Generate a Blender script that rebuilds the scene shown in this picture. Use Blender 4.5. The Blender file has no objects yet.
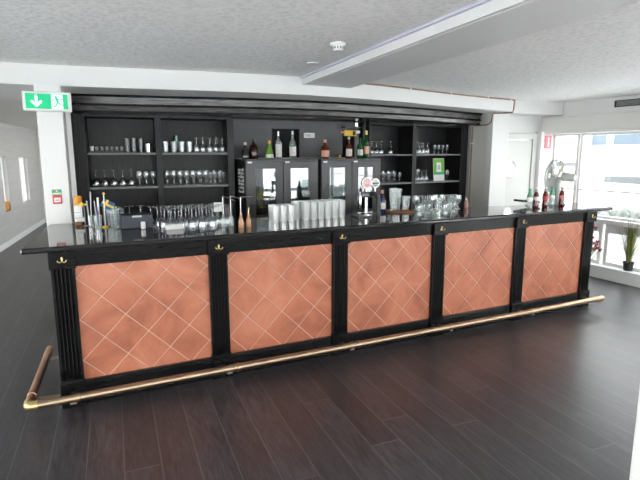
import bpy, bmesh, math, random
from mathutils import Vector, Matrix
random.seed(7)
PI = math.pi
SC = bpy.context.scene
C = SC.collection
ORD = ['first', 'second', 'third', 'fourth', 'fifth', 'sixth', 'seventh', 'eighth', 'ninth', 'tenth', 'eleventh', 'twelfth', 'thirteenth', 'fourteenth']

# ------------------------------------------------------------------ materials
def nt(name):
    m = bpy.data.materials.new(name); m.use_nodes = True
    t = m.node_tree; b = t.nodes['Principled BSDF']
    return m, t, b

def N(t, kind, **kw):
    n = t.nodes.new(kind)
    for k, v in kw.items():
        if k in n.inputs: n.inputs[k].default_value = v
        else: setattr(n, k, v)
    return n

def L(t, a, b): t.links.new(a, b)

def mat(name, col, rough=.5, metal=0., spec=.5, noise=None, bump=0., bscale=40., coat=0., stretch=(1, 1, 1)):
    m, t, b = nt(name)
    b.inputs['Base Color'].default_value = (*col, 1)
    b.inputs['Roughness'].default_value = rough
    b.inputs['Metallic'].default_value = metal
    b.inputs['Specular IOR Level'].default_value = spec
    if coat:
        b.inputs['Coat Weight'].default_value = coat; b.inputs['Coat Roughness'].default_value = .05
    if noise or bump:
        tc = N(t, 'ShaderNodeTexCoord'); mp = N(t, 'ShaderNodeMapping'); mp.inputs['Scale'].default_value = stretch
        L(t, tc.outputs['Object'], mp.inputs['Vector'])
    if noise:
        c2, sc = noise
        n = N(t, 'ShaderNodeTexNoise', Scale=sc, Detail=5.); L(t, mp.outputs[0], n.inputs['Vector'])
        r = N(t, 'ShaderNodeValToRGB'); r.color_ramp.elements[0].position = .35; r.color_ramp.elements[1].position = .68
        r.color_ramp.elements[0].color = (*col, 1); r.color_ramp.elements[1].color = (*c2, 1)
        L(t, n.outputs['Fac'], r.inputs[0]); L(t, r.outputs[0], b.inputs['Base Color'])
    if bump:
        n = N(t, 'ShaderNodeTexNoise', Scale=bscale, Detail=6.); L(t, mp.outputs[0], n.inputs['Vector'])
        bp = N(t, 'ShaderNodeBump', Strength=bump, Distance=.01); L(t, n.outputs['Fac'], bp.inputs['Height'])
        L(t, bp.outputs[0], b.inputs['Normal'])
    return m

def glassy(name, tint=(1, 1, 1), ior=1.5, rough=.02, body=None, bodyfac=0., gcol=(1, 1, 1)):
    """thin glass: clear where seen square on, reflecting at the edges"""
    m = bpy.data.materials.new(name); m.use_nodes = True; t = m.node_tree; t.nodes.clear()
    out = N(t, 'ShaderNodeOutputMaterial'); tr = N(t, 'ShaderNodeBsdfTransparent', Color=(*tint, 1))
    gl = N(t, 'ShaderNodeBsdfGlossy', Roughness=rough, Color=(*gcol, 1)); fr = N(t, 'ShaderNodeFresnel', IOR=ior)
    ge = N(t, 'ShaderNodeNewGeometry'); mr = N(t, 'ShaderNodeMapRange'); mr.inputs[3].default_value = ior; mr.inputs[4].default_value = 1 / ior   # leaving the pane reflects no more than entering it
    L(t, ge.outputs['Backfacing'], mr.inputs[0]); L(t, mr.outputs[0], fr.inputs['IOR'])
    mx = N(t, 'ShaderNodeMixShader'); L(t, fr.outputs[0], mx.inputs[0]); L(t, gl.outputs[0], mx.inputs[2])
    if body:
        df = N(t, 'ShaderNodeBsdfDiffuse', Color=(*body, 1)); m2 = N(t, 'ShaderNodeMixShader', Fac=bodyfac)
        L(t, tr.outputs[0], m2.inputs[1]); L(t, df.outputs[0], m2.inputs[2]); L(t, m2.outputs[0], mx.inputs[1])
    else:
        L(t, tr.outputs[0], mx.inputs[1])
    L(t, mx.outputs[0], out.inputs['Surface'])
    return m

def mat_floor():
    m, t, b = nt('dark oak planks')
    g = N(t, 'ShaderNodeNewGeometry'); mp = N(t, 'ShaderNodeMapping'); mp.inputs['Rotation'].default_value = (0, 0, .065)
    L(t, g.outputs['Position'], mp.inputs['Vector'])
    sx = N(t, 'ShaderNodeSeparateXYZ'); L(t, mp.outputs[0], sx.inputs[0])
    def mth(op, a, bb=None, c=None):
        n = N(t, 'ShaderNodeMath', operation=op)
        for i, v in enumerate((a, bb, c)):
            if v is None: continue
            if isinstance(v, (int, float)): n.inputs[i].default_value = v
            else: L(t, v, n.inputs[i])
        return n.outputs[0]
    u = mth('DIVIDE', mth('ADD', sx.outputs['X'], .015), .19)
    iu = mth('FLOOR', u); fu = mth('FRACT', u)
    wn = N(t, 'ShaderNodeTexWhiteNoise', noise_dimensions='1D'); L(t, iu, wn.inputs['W'])
    v = mth('ADD', mth('DIVIDE', sx.outputs['Y'], 2.1), mth('MULTIPLY', wn.outputs['Value'], 5.))
    iv = mth('FLOOR', v); fv = mth('FRACT', v)
    w2 = N(t, 'ShaderNodeTexWhiteNoise', noise_dimensions='2D')
    cb = N(t, 'ShaderNodeCombineXYZ'); L(t, iu, cb.inputs[0]); L(t, iv, cb.inputs[1]); L(t, cb.outputs[0], w2.inputs['Vector'])
    seam = mth('MAXIMUM', mth('LESS_THAN', mth('ABSOLUTE', mth('SUBTRACT', fu, .5)), .486), 0.)
    seamv = mth('LESS_THAN', mth('ABSOLUTE', mth('SUBTRACT', fv, .5)), .4985)
    inside = mth('MULTIPLY', seam, seamv)
    # grain, shifted from plank to plank
    off = N(t, 'ShaderNodeCombineXYZ'); L(t, mth('MULTIPLY', w2.outputs['Value'], 40.), off.inputs[2])
    ad = N(t, 'ShaderNodeVectorMath', operation='ADD'); L(t, mp.outputs[0], ad.inputs[0]); L(t, off.outputs[0], ad.inputs[1])
    mg = N(t, 'ShaderNodeMapping'); mg.inputs['Scale'].default_value = (14, 1.6, 1); L(t, ad.outputs[0], mg.inputs['Vector'])
    gr = N(t, 'ShaderNodeTexNoise', Scale=2.2, Detail=8., Distortion=1.6); L(t, mg.outputs[0], gr.inputs['Vector'])
    rp = N(t, 'ShaderNodeValToRGB'); e = rp.color_ramp.elements
    e[0].position = .3; e[0].color = (.012, .0105, .0125, 1); e[1].position = .72; e[1].color = (.056, .051, .058, 1)
    L(t, gr.outputs['Fac'], rp.inputs[0])
    hv = N(t, 'ShaderNodeMix', data_type='RGBA', blend_type='MULTIPLY'); hv.inputs[0].default_value = 1.
    vv = mth('ADD', mth('MULTIPLY', w2.outputs['Value'], .5), .75)
    cv = N(t, 'ShaderNodeCombineColor'); [L(t, vv, cv.inputs[i]) for i in range(3)]
    L(t, rp.outputs[0], hv.inputs[6]); L(t, cv.outputs[0], hv.inputs[7])
    mxs = N(t, 'ShaderNodeMix', data_type='RGBA'); L(t, inside, mxs.inputs[0]); mxs.inputs[6].default_value = (.10, .092, .094, 1)  # paler seams: glint off the plank bevels put into the colour
    L(t, hv.outputs[2], mxs.inputs[7]); L(t, mxs.outputs[2], b.inputs['Base Color'])
    rr = N(t, 'ShaderNodeMapRange'); rr.inputs[3].default_value = .29; rr.inputs[4].default_value = .42; L(t, gr.outputs['Fac'], rr.inputs[0])
    L(t, rr.outputs[0], b.inputs['Roughness'])
    hh = mth('ADD', mth('MULTIPLY', inside, .6), mth('MULTIPLY', gr.outputs['Fac'], .35))
    bp = N(t, 'ShaderNodeBump', Strength=.35, Distance=.0009); L(t, hh, bp.inputs['Height']); L(t, bp.outputs[0], b.inputs['Normal'])
    b.inputs['Specular IOR Level'].default_value = .75
    return m

def mat_ceiling():
    m, t, b = nt('embossed white ceiling paper')
    b.inputs['Roughness'].default_value = .75
    g = N(t, 'ShaderNodeNewGeometry')
    v = N(t, 'ShaderNodeTexVoronoi', Scale=28., feature='SMOOTH_F1'); L(t, g.outputs['Position'], v.inputs['Vector'])
    n = N(t, 'ShaderNodeTexNoise', Scale=38., Detail=4., Distortion=1.2); L(t, g.outputs['Position'], n.inputs['Vector'])
    a = N(t, 'ShaderNodeMath', operation='ADD'); L(t, v.outputs['Distance'], a.inputs[0]); L(t, n.outputs['Fac'], a.inputs[1])
    bp = N(t, 'ShaderNodeBump', Strength=.5, Distance=.006); L(t, a.outputs[0], bp.inputs['Height']); L(t, bp.outputs[0], b.inputs['Normal'])
    r = N(t, 'ShaderNodeValToRGB'); r.color_ramp.elements[0].color = (.76, .755, .745, 1); r.color_ramp.elements[1].color = (.94, .935, .92, 1)
    r.color_ramp.elements[0].position = .4; r.color_ramp.elements[1].position = 1.05
    L(t, a.outputs[0], r.inputs[0]); L(t, r.outputs[0], b.inputs['Base Color'])
    return m

M = {}
M['floor'] = mat_floor()
M['ceiling'] = mat_ceiling()
M['white'] = mat('white paint', (.77, .765, .75), .45, bump=.03, bscale=60)
M['warmwhite'] = mat('warm white paint', (.74, .72, .68), .5, bump=.04, bscale=30)
M['wallshade'] = mat('shaded wall grey', (.46, .46, .46), .5)  # recess wall: its shade is put into this grey
M['doorpaint'] = mat('off white door paint', (.62, .62, .60), .45)
M['planked'] = mat('white painted boarding', (.50, .49, .48), .55, noise=((.46, .45, .44), 3.), bump=.2, bscale=9, stretch=(.4, .4, 6))
M['beamshade'] = mat('beam underside shade grey', (.74, .74, .74), .5)  # greyer than the lit side: underside shade put into the colour
M['lilac'] = mat('pale lilac strip', (.58, .58, .70), .5)  # lilac tone of the thin strip on the beam
M['black'] = mat('black lacquered wood', (.0035, .0035, .004), .2, spec=.2, noise=((.006, .006, .0065), 9.), bump=.05, bscale=14, stretch=(1, 6, 9))
M['blackv'] = mat('black lacquered fluting', (.0035, .0035, .004), .24, spec=.25, bump=.04, bscale=14, stretch=(9, 6, 1))
M['shelfwood'] = mat('black stained ash', (.010, .010, .0112), .40, spec=.3, noise=((.018, .0175, .0195), 8.), bump=.08, bscale=10, stretch=(7, 6, .7))
M['cornice'] = mat('black stained ash with painted sheen', (.030, .027, .026), .2, noise=((.085, .078, .074), 6.), bump=.12, bscale=7, stretch=(.8, 3, 9))  # pale grain streaks: reflections on the fascia put into the colour
M['top'] = mat('polished black worktop', (.008, .008, .009), .07, bump=.012, bscale=25, spec=.6)
M['shelfedge'] = mat('lit shelf edge', (.14, .14, .145), .35)  # light caught by the shelf fronts, put into the colour
M['greyboard'] = mat('dark grey board', (.085, .085, .09), .5, bump=.03, bscale=20)
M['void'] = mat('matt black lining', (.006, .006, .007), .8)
M['fridge'] = mat('anthracite fridge steel', (.060, .060, .063), .38, metal=.15, bump=.02, bscale=120)
M['fridgein'] = mat('fridge inside', (.30, .32, .34), .5)
M['brass'] = mat('aged brass', (.45, .335, .225), .36, metal=1., noise=((.38, .27, .18), 7.), bump=.03, bscale=60)
M['brassbright'] = mat('bright brass', (.72, .54, .24), .32, metal=1.)
M['coppertube'] = mat('copper tube', (.60, .33, .22), .33, metal=1., noise=((.50, .26, .17), 12.))
M['pipe'] = mat('painted copper pipe', (.28, .17, .10), .4, metal=.5)
M['chrome'] = mat('chrome', (.75, .75, .76), .12, metal=1.)
M['greymetal'] = mat('dark grey metal', (.10, .10, .11), .3, metal=.7)
M['plastic_black'] = mat('black plastic', (.010, .010, .012), .35)
M['plastic_blue'] = mat('blue black card', (.014, .020, .034), .45)
M['plastic_white'] = mat('white plastic', (.78, .78, .77), .35)
M['plastic_grey'] = mat('light grey plastic', (.46, .47, .46), .4)
M['wiregrey'] = mat('grey coated wire', (.42, .43, .42), .4)
M['paper'] = mat('white paper', (.80, .80, .78), .7)
M['yellow'] = mat('yellow', (.75, .48, .03), .45)
M['orange'] = mat('orange', (.70, .30, .03), .5)
M['red'] = mat('red', (.62, .04, .05), .4)
M['pinkred'] = mat('pinkish red', (.70, .16, .17), .45)
M['blue'] = mat('flag blue', (.03, .11, .28), .7)
M['green'] = mat('sign green', (.02, .40, .17), .5)
M['lime'] = mat('leaf green card', (.18, .50, .05), .5)
M['grout'] = mat('pinkish grout', (.64, .38, .29), .6)
M['pot'] = mat('black plant pot', (.012, .012, .013), .45)
M['soil'] = mat('soil', (.03, .02, .014), .9)
M['grassleaf'] = mat('ornamental grass', (.11, .16, .035), .6, noise=((.30, .27, .09), 6.))
M['flower'] = mat('dark red flowers', (.30, .03, .05), .6)
M['stem'] = mat('stems', (.08, .13, .04), .6)
M['hedge'] = mat('grey green heather', (.11, .125, .105), .9, noise=((.24, .24, .225), 9.), bump=.6, bscale=30)
M['render'] = mat('white render', (.82, .81, .79), .8, noise=((.78, .77, .75), 1.5))
M['cream'] = mat('cream render', (.70, .64, .50), .8)
M['outgrey'] = mat('grey zinc', (.085, .09, .092), .6, spec=.2)
M['outglass'] = mat('far window glass', (.095, .118, .140), .5, spec=.1)
M['ground'] = mat('paving paled for bounce', (.88, .87, .85), .85, noise=((.84, .83, .81), 2.))  # made this pale to bounce daylight up to the ceiling
M['pane'] = glassy('window glass', (.98, .99, .99), 1.45, 0.)
M['doorglass'] = glassy('fridge door glass', (.78, .82, .84), 2.1, .0)
M['glass'] = glassy('drinking glass', (.93, .94, .95), 2.1, .09)
M['glassclear'] = glassy('clear tall glass', (.90, .92, .92), 1.45, .08)
M['glassthick'] = glassy('heavy drinking glass', (.93, .95, .95), 1.9, .08, body=(.85, .88, .88), bodyfac=.07)
M['glasswhite'] = glassy('beer glass whitened for reflections', (.95, .96, .96), 2.0, .10, body=(.92, .93, .92), bodyfac=.32)  # white body colour stands in for window reflections in the glass
M['glassgreen'] = glassy('green tinted glass', (.30, .62, .48), 1.6, .04, body=(.05, .30, .18), bodyfac=.35)
M['bclear'] = glassy('clear bottle glass', (.86, .92, .90), 1.6, .03, body=(.75, .82, .80), bodyfac=.22)
M['bgreen'] = mat('green bottle glass', (.010, .085, .020), .08, spec=.7)
M['blime'] = mat('pale green spirit bottle', (.12, .30, .03), .08, spec=.7)
M['bbrown'] = mat('amber spirit bottle', (.10, .022, .006), .08, spec=.7)
M['bdark'] = mat('near black bottle', (.012, .010, .010), .1, spec=.7)
M['neckglass'] = mat('empty bottle neck', (.42, .34, .32), .1)
M['bdeep'] = mat('very dark red bottle', (.030, .007, .006), .1)
M['bred'] = mat('cola bottle', (.10, .006, .008), .07, spec=.7)
M['bblue'] = mat('dark blue bottle', (.012, .018, .07), .1, spec=.7)
M['boil'] = glassy('oil bottle glass', (.85, .62, .40), 1.55, .03, body=(.72, .40, .20), bodyfac=.45)
M['label'] = mat('paper label', (.72, .70, .66), .6, noise=((.50, .48, .46), 60.))
M['labelpink'] = mat('pink label', (.70, .48, .46), .6)
M['salmon'] = mat('salmon label', (.66, .36, .26), .6)
M['soap'] = glassy('pink soap bottle', (.85, .62, .60), 1.5, .05, body=(.62, .33, .32), bodyfac=.6)
M['traywood'] = mat('brown tray', (.26, .12, .05), .45)
m, t, b = nt('lit exit green'); b.inputs['Base Color'].default_value = (.0, .36, .15, 1); b.inputs['Emission Color'].default_value = (.0, .50, .20, 1); b.inputs['Emission Strength'].default_value = .38; M['exitgreen'] = m
m, t, b = nt('lit exit white'); b.inputs['Base Color'].default_value = (.8, .85, .82, 1); b.inputs['Emission Color'].default_value = (.85, 1, .93, 1); b.inputs['Emission Strength'].default_value = .65; M['exitwhite'] = m

def mat_tile():
    m, t, b = nt('copper glazed tile')
    tc = N(t, 'ShaderNodeTexCoord'); oi = N(t, 'ShaderNodeObjectInfo')
    ad = N(t, 'ShaderNodeVectorMath', operation='ADD'); L(t, tc.outputs['Object'], ad.inputs[0]); L(t, oi.outputs['Location'], ad.inputs[1])
    n = N(t, 'ShaderNodeTexNoise', Scale=3.2, Detail=7., Roughness=.62, Distortion=.7); L(t, ad.outputs[0], n.inputs['Vector'])
    r = N(t, 'ShaderNodeValToRGB'); e = r.color_ramp.elements
    e[0].position = .28; e[0].color = (.29, .090, .050, 1); e[1].position = .76; e[1].color = (.60, .240, .150, 1)
    k = e.new(.5); k.color = (.46, .158, .088, 1)
    L(t, n.outputs['Fac'], r.inputs[0]); L(t, r.outputs[0], b.inputs['Base Color'])
    b.inputs['Roughness'].default_value = .36; b.inputs['Metallic'].default_value = .12
    n2 = N(t, 'ShaderNodeTexNoise', Scale=7., Detail=3.); L(t, ad.outputs[0], n2.inputs['Vector'])
    bp = N(t, 'ShaderNodeBump', Strength=.25, Distance=.01); L(t, n2.outputs['Fac'], bp.inputs['Height']); L(t, bp.outputs[0], b.inputs['Normal'])
    return m
M['tile'] = mat_tile()

# ------------------------------------------------------------------ mesh helper
class MB:
    def __init__(s): s.v = []; s.f = []; s.mi = []; s.sm = []; s.mats = []
    def m(s, name):
        if name not in s.mats: s.mats.append(name)
        return s.mats.index(name)
    def add(s, vs, fs, mt, smooth=False, M4=None):
        o = len(s.v); k = s.m(mt)
        for p in vs: s.v.append(tuple(M4 @ Vector(p)) if M4 else tuple(p))
        for f in fs: s.f.append([i + o for i in f]); s.mi.append(k); s.sm.append(smooth)
        return s
    def box(s, x0, x1, y0, y1, z0, z1, mt, bev=0., M4=None):
        if bev <= 0:
            v = [(x0, y0, z0), (x1, y0, z0), (x1, y1, z0), (x0, y1, z0), (x0, y0, z1), (x1, y0, z1), (x1, y1, z1), (x0, y1, z1)]
            f = [(0, 3, 2, 1), (4, 5, 6, 7), (0, 1, 5, 4), (1, 2, 6, 5), (2, 3, 7, 6), (3, 0, 4, 7)]
            return s.add(v, f, mt, False, M4)
        bm = bmesh.new(); bmesh.ops.create_cube(bm, size=1)
        for q in bm.verts: q.co = Vector(((x0 + x1) / 2 + q.co.x * (x1 - x0), (y0 + y1) / 2 + q.co.y * (y1 - y0), (z0 + z1) / 2 + q.co.z * (z1 - z0)))
        bmesh.ops.bevel(bm, geom=bm.edges[:], offset=bev, segments=2, profile=.5, affect='EDGES')
        bm.verts.index_update()
        s.add([q.co[:] for q in bm.verts], [[q.index for q in f.verts] for f in bm.faces], mt, False, M4); bm.free(); return s
    def prism(s, pts, z0, z1, mt, M4=None, smooth=False):
        n = len(pts)
        v = [(x, y, z0) for x, y in pts] + [(x, y, z1) for x, y in pts]
        f = [list(range(n))[::-1], list(range(n, 2 * n))] + [(i, (i + 1) % n, n + (i + 1) % n, n + i) for i in range(n)]
        return s.add(v, f, mt, smooth, M4)
    def lathe(s, prof, mt, c=(0, 0, 0), seg=16, M4=None, flip=False):
        v = []; f = []; n = len(prof)
        for r, z in prof:
            for k in range(seg):
                a = 2 * PI * k / seg; v.append((c[0] + r * math.cos(a), c[1] + r * math.sin(a), c[2] + z))
        for i in range(n - 1):
            for k in range(seg):
                k2 = (k + 1) % seg
                f.append((i * seg + k, i * seg + k2, (i + 1) * seg + k2, (i + 1) * seg + k))
        if prof[0][0] > 1e-5: f.append(tuple(range(seg))[::-1])
        if prof[-1][0] > 1e-5: f.append(tuple((n - 1) * seg + k for k in range(seg)))
        return s.add(v, f, mt, True, M4)
    def cyl(s, a, b, r, mt, seg=14, r2=None, M4=None):
        return s.tube([a, b], r, mt, seg, M4=M4, r2=r2)
    def tube(s, path, r, mt, seg=10, closed=False, M4=None, r2=None):
        P = [Vector(p) for p in path]; n = len(P); T = []
        for i in range(n):
            a = P[i - 1] if (i or closed) else P[0]; b = P[(i + 1) % n] if (i < n - 1 or closed) else P[-1]
            T.append((b - a).normalized())
        up = Vector((0, 0, 1)) if abs(T[0].z) < .9 else Vector((1, 0, 0))
        u = T[0].cross(up).normalized(); v = []; f = []
        for i in range(n):
            u = (u - T[i] * u.dot(T[i])).normalized(); w = T[i].cross(u)
            rr = r if r2 is None else r + (r2 - r) * i / (n - 1)
            for k in range(seg):
                a = 2 * PI * k / seg; v.append(tuple(P[i] + (u * math.cos(a) + w * math.sin(a)) * rr))
        for i in range(n if closed else n - 1):
            j = (i + 1) % n
            for k in range(seg): f.append((i * seg + k, i * seg + (k + 1) % seg, j * seg + (k + 1) % seg, j * seg + k))
        if not closed: f.append(tuple(range(seg))[::-1]); f.append(tuple((n - 1) * seg + k for k in range(seg)))
        return s.add(v, f, mt, True, M4)
    def mesh(s, name):
        me = bpy.data.meshes.new(name); me.from_pydata(s.v, [], s.f)
        for k in s.mats: me.materials.append(M[k])
        me.polygons.foreach_set('material_index', s.mi); me.polygons.foreach_set('use_smooth', s.sm)
        bm = bmesh.new(); bm.from_mesh(me); bmesh.ops.recalc_face_normals(bm, faces=bm.faces[:])
        bm.to_mesh(me); bm.free()
        if any(s.sm):
            try: me.set_sharp_from_angle(angle=math.radians(40))
            except Exception: pass
        return me
    def build(s, name, parent=None, loc=(0, 0, 0), rz=0.):
        o = bpy.data.objects.new(name, s.mesh(name)); C.objects.link(o)
        o.location = loc; o.rotation_euler = (0, 0, rz)
        if parent: o.parent = parent
        return o

def tag(o, label, cat, group=None, kind=None):
    o['label'] = label; o['category'] = cat
    if group: o['group'] = group
    if kind: o['kind'] = kind
    return o

def thing(name, label, cat, loc=(0, 0, 0), rz=0., group=None):
    o = bpy.data.objects.new(name, None); C.objects.link(o); o.empty_display_size = .05
    o.location = loc; o.rotation_euler = (0, 0, rz)
    return tag(o, label, cat, group)

def struct(o):
    o['kind'] = 'structure'; return o

def dup(o, loc, rz, label, group=None):
    """copy a thing with its parts and sub-parts"""
    r = o.copy(); C.objects.link(r); r.location = loc; r.rotation_euler = (0, 0, rz); r['label'] = label
    if group: r['group'] = group
    for ch in list(o.children):
        c = ch.copy(); C.objects.link(c); c.parent = r
        for g in list(ch.children):
            d = g.copy(); C.objects.link(d); d.parent = c
    return r

def spline(pts, n=8):
    out = []
    for i in range(len(pts) - 1):
        p0 = Vector(pts[max(i - 1, 0)]); p1 = Vector(pts[i]); p2 = Vector(pts[i + 1]); p3 = Vector(pts[min(i + 2, len(pts) - 1)])
        for k in range(n):
            t = k / n
            out.append(tuple(.5 * ((2 * p1) + (p2 - p0) * t + (2 * p0 - 5 * p1 + 4 * p2 - p3) * t * t + (3 * p1 - p0 - 3 * p2 + p3) * t ** 3)))
    out.append(tuple(pts[-1])); return out

# ------------------------------------------------------------------ the room
CZ = 2.37          # ceiling
XR = 6.47          # window wall
LP = Vector((-1.067, 6.55)); LD = Vector((.368, 2.82)).normalized(); LN = Vector((-LD.y, LD.x))   # corridor wall line
YB = -5.4
def lw(s, off=0.): return LP + LD * s + LN * off

o = MB(); o.box(-4, 6.7, YB, 10.9, -.06, 0, 'floor'); struct(o.build('floor'))
o = MB(); o.box(-4, 6.7, YB, 1.6, CZ, CZ + .06, 'ceiling'); struct(o.build('ceiling'))
o = MB(); o.box(-4, 1.9, 1.5, 10.9, 2.235, 2.30, 'warmwhite'); struct(o.build('ceiling_corridor'))

# curved dropped soffit over the bar
front = spline([(-3.6, 1.30), (-1.9, 1.25), (-.9, 1.20), (-.27, 1.165), (.14, 1.135), (.6, 1.06), (.95, 1.0), (1.55, .925), (2.2, .885), (2.8, .93), (3.4, 1.045), (4.1, 1.225), (4.6, 1.33), (5.1, 1.42), (5.40, 1.46)], 5)
front += [(5.445, 1.475), (5.46, 1.51)]
o = MB(); o.prism([*front, (5.52, 2.5), (-3.6, 2.5)], 2.21, CZ + .02, 'white', smooth=False); struct(o.build('ceiling_soffit'))
o = MB(); o.box(5.50, 6.46, 1.52, 2.4, 2.195, CZ + .02, 'white'); struct(o.build('ceiling_bulkhead'))

# boxed beam crossing the ceiling, lilac strip along its top edge
def bxl(y): return 2.155 + (y - .874) * .078
def bxr(y): return 2.66 + (y - .65) * .1
o = MB(); ya, yb = YB, .93
o.prism([(bxl(yb), yb), (bxl(ya), ya), (bxr(ya), ya), (bxr(yb), yb)], 2.302, CZ + .01, 'white')
o.prism([(bxl(yb) + .03, yb), (bxl(ya) + .03, ya), (bxr(ya) - .004, ya), (bxr(yb) - .004, yb)], 2.2995, 2.303, 'beamshade')
struct(o.build('beam'))
o = MB(); o.prism([(bxl(yb) - .022, yb - .02), (bxl(ya) - .022, ya), (bxl(ya), ya), (bxl(yb), yb - .02)], CZ - .014, CZ, 'lilac'); struct(o.build('trim_1'))

# corridor wall on the slant with slit windows (s = distance along it)
LT = Matrix.Translation((LP.x, LP.y, 0)) @ Matrix.Rotation(math.atan2(LD.y, LD.x), 4, 'Z')     # local x along the wall, local y towards outside
slits = [(.64, 1.0, .62, 1.62), (1.98, 2.70, .66, 1.61)] + [(-1.2 - 1.0 * k, -.75 - 1.0 * k, .64, 1.62) for k in range(5)] + [(-7.3 - 1.5 * k, -6.0 - 1.5 * k, .17, 2.1) for k in range(4)]
slits.sort()
o = MB(); x = -14.2
for a, b_, z0, z1 in slits:
    o.box(x, a, 0, .14, 0, CZ + .02, 'planked', M4=LT); o.box(a, b_, 0, .14, 0, z0, 'planked', M4=LT); o.box(a, b_, 0, .14, z1, CZ + .02, 'planked', M4=LT); x = b_
o.box(x, 4.3, 0, .14, 0, CZ + .02, 'planked', M4=LT); struct(o.build('wall_left'))
wn = 1
for a, b_, z0, z1 in slits:
    f = MB()
    for q in ((a, a + .02, z0, z1), (b_ - .02, b_, z0, z1), (a + .02, b_ - .02, z0, z0 + .02), (a + .02, b_ - .02, z1 - .02, z1)): f.box(q[0], q[1], .06, .12, q[2], q[3], 'white', M4=LT)
    w = struct(f.build('window_%d' % wn)); wn += 1
    g = MB(); g.box(a + .01, b_ - .01, .085, .091, z0 + .01, z1 - .01, 'pane', M4=LT); g.build('pane', w)
o = MB(); o.box(-14.2, 4.3, -.015, 0, 0, .10, 'white', M4=LT); struct(o.build('baseboard_left'))
# wooden reveal at the foot of the first slit
o = MB(); o.box(.655, .985, .012, .06, .625, .80, 'orange', .004, M4=LT); o.box(.65, .99, .008, .064, .621, .64, 'traywood', M4=LT)
tag(o.build('window_board'), 'brown wooden board at the foot of the slit window furthest from the pillar', 'board')
o = MB(); o.box(-1.6, 1.9, 10.45, 10.6, 0, 2.3, 'warmwhite'); struct(o.build('wall_back'))
# strip of wall between pillar and shelving, runs back along the corridor
o = MB(); o.box(.10, .196, 1.62, 2.55, 0, 2.24, 'white'); struct(o.build('wall_side'))
o = MB(); o.box(1.7, 1.85, 2.5, 10.6, 0, 1.25, 'warmwhite'); o.box(1.7, 1.85, 2.5, 10.6, 2.1, 2.3, 'warmwhite')
for k in range(6): o.box(1.7, 1.85, 2.5 + 1.6 * k, 2.62 + 1.6 * k, 1.25, 2.1, 'white')
struct(o.build('wall_corridor'))
for k in range(5):  # unseen windows added to brighten the corridor
    f = MB(); y0, y1 = 2.62 + 1.6 * k, 4.1 + 1.6 * k
    for q in ((y0, y0 + .04, 1.25, 2.1), (y1 - .04, y1, 1.25, 2.1), (y0 + .04, y1 - .04, 1.25, 1.29), (y0 + .04, y1 - .04, 2.06, 2.1)): f.box(1.75, 1.80, q[0], q[1], q[2], q[3], 'white')
    w = struct(f.build('window_%d' % (60 + k))); g = MB(); g.box(1.772, 1.778, y0 + .03, y1 - .03, 1.28, 2.07, 'pane'); g.build('pane', w)

# pillar
PM = Matrix.Translation((-.050, 1.135, 0)) @ Matrix.Rotation(-.06, 4, 'Z')
o = MB(); o.box(0, .19, 0, .30, 0, 2.215, 'white', .008, M4=PM); struct(o.build('pillar'))

# back wall and end wall behind the bar
o = MB(); o.box(.19, 5.2, 2.45, 2.55, 0, 2.25, 'greyboard'); struct(o.build('wall_bar'))
o = MB(); o.box(5.30, 5.62, 2.08, 2.5, 0, 2.22, 'wallshade'); struct(o.build('wall_recess'))
o = MB(); o.box(5.36, 5.43, 1.80, 2.08, 0, 2.22, 'warmwhite', .004); o.box(5.335, 5.64, 1.70, 1.80, 0, 2.22, 'white', .006); struct(o.build('trim_2'))

# door wall with porthole door
DW = 1.82
o = MB(); o.box(5.5, 6.44, DW + .045, DW + .2, 1.93, 2.36, 'white'); o.box(6.30, 6.80, DW + .065, DW + .2, 0, 2.36, 'white'); o.box(5.4, 5.46, DW + .02, DW + .2, 0, 2.3, 'white'); struct(o.build('wall_door'))
d = MB()
d.box(5.46, 5.50, DW - .01, DW + .06, 0, 1.90, 'doorpaint'); d.box(6.24, 6.325, DW - .01, DW + .06, 0, 1.95, 'doorpaint', .004); d.box(5.50, 6.24, DW - .01, DW + .06, 1.862, 1.95, 'doorpaint', .004)
door = struct(d.build('door_1'))
# leaf with a round porthole: ring of quads around the hole
def holed_leaf(x0, x1, z0, z1, cx, cz, r, y0, y1, mt):
    g = MB(); n = 48; vo = []; vi = []
    for k in range(n):
        a = 2 * PI * k / n; dx, dz = math.cos(a), math.sin(a)
        t = min(((x1 - cx) if dx > 0 else (x0 - cx)) / dx if abs(dx) > 1e-6 else 9e9, ((z1 - cz) if dz > 0 else (z0 - cz)) / dz if abs(dz) > 1e-6 else 9e9)
        vo.append((cx + dx * t, cz + dz * t)); vi.append((cx + dx * r, cz + dz * r))
    for y in (y0, y1):
        v = [(p[0], y, p[1]) for p in vo] + [(p[0], y, p[1]) for p in vi]
        g.add(v, [(k, (k + 1) % n, n + (k + 1) % n, n + k) for k in range(n)], mt)
        cs = []
        for X, Z in ((x0, z0), (x0, z1), (x1, z0), (x1, z1)):
            near = sorted(range(n), key=lambda k: (vo[k][0] - X) ** 2 + (vo[k][1] - Z) ** 2)[:2]
            if (vo[near[0]][0] - X) ** 2 + (vo[near[0]][1] - Z) ** 2 > 1e-10: g.add([(vo[near[0]][0], y, vo[near[0]][1]), (X, y, Z), (vo[near[1]][0], y, vo[near[1]][1])], [(0, 1, 2)], mt)
    v = [(p[0], y0, p[1]) for p in vi] + [(p[0], y1, p[1]) for p in vi]
    g.add(v, [(k, (k + 1) % n, n + (k + 1) % n, n + k) for k in range(n)], mt, True)
    return g
leaf = holed_leaf(5.505, 6.232, .01, 1.855, 5.835, 1.455, .118, DW + .01, DW + .05, 'doorpaint').build('door_leaf', door)
ring = MB(); ring.tube([(5.835 + .121 * math.cos(2 * PI * k / 40), DW + .008, 1.455 + .121 * math.sin(2 * PI * k / 40)) for k in range(40)], .009, 'plastic_white', 8, closed=True); ring.build('porthole_ring', leaf)
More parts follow.
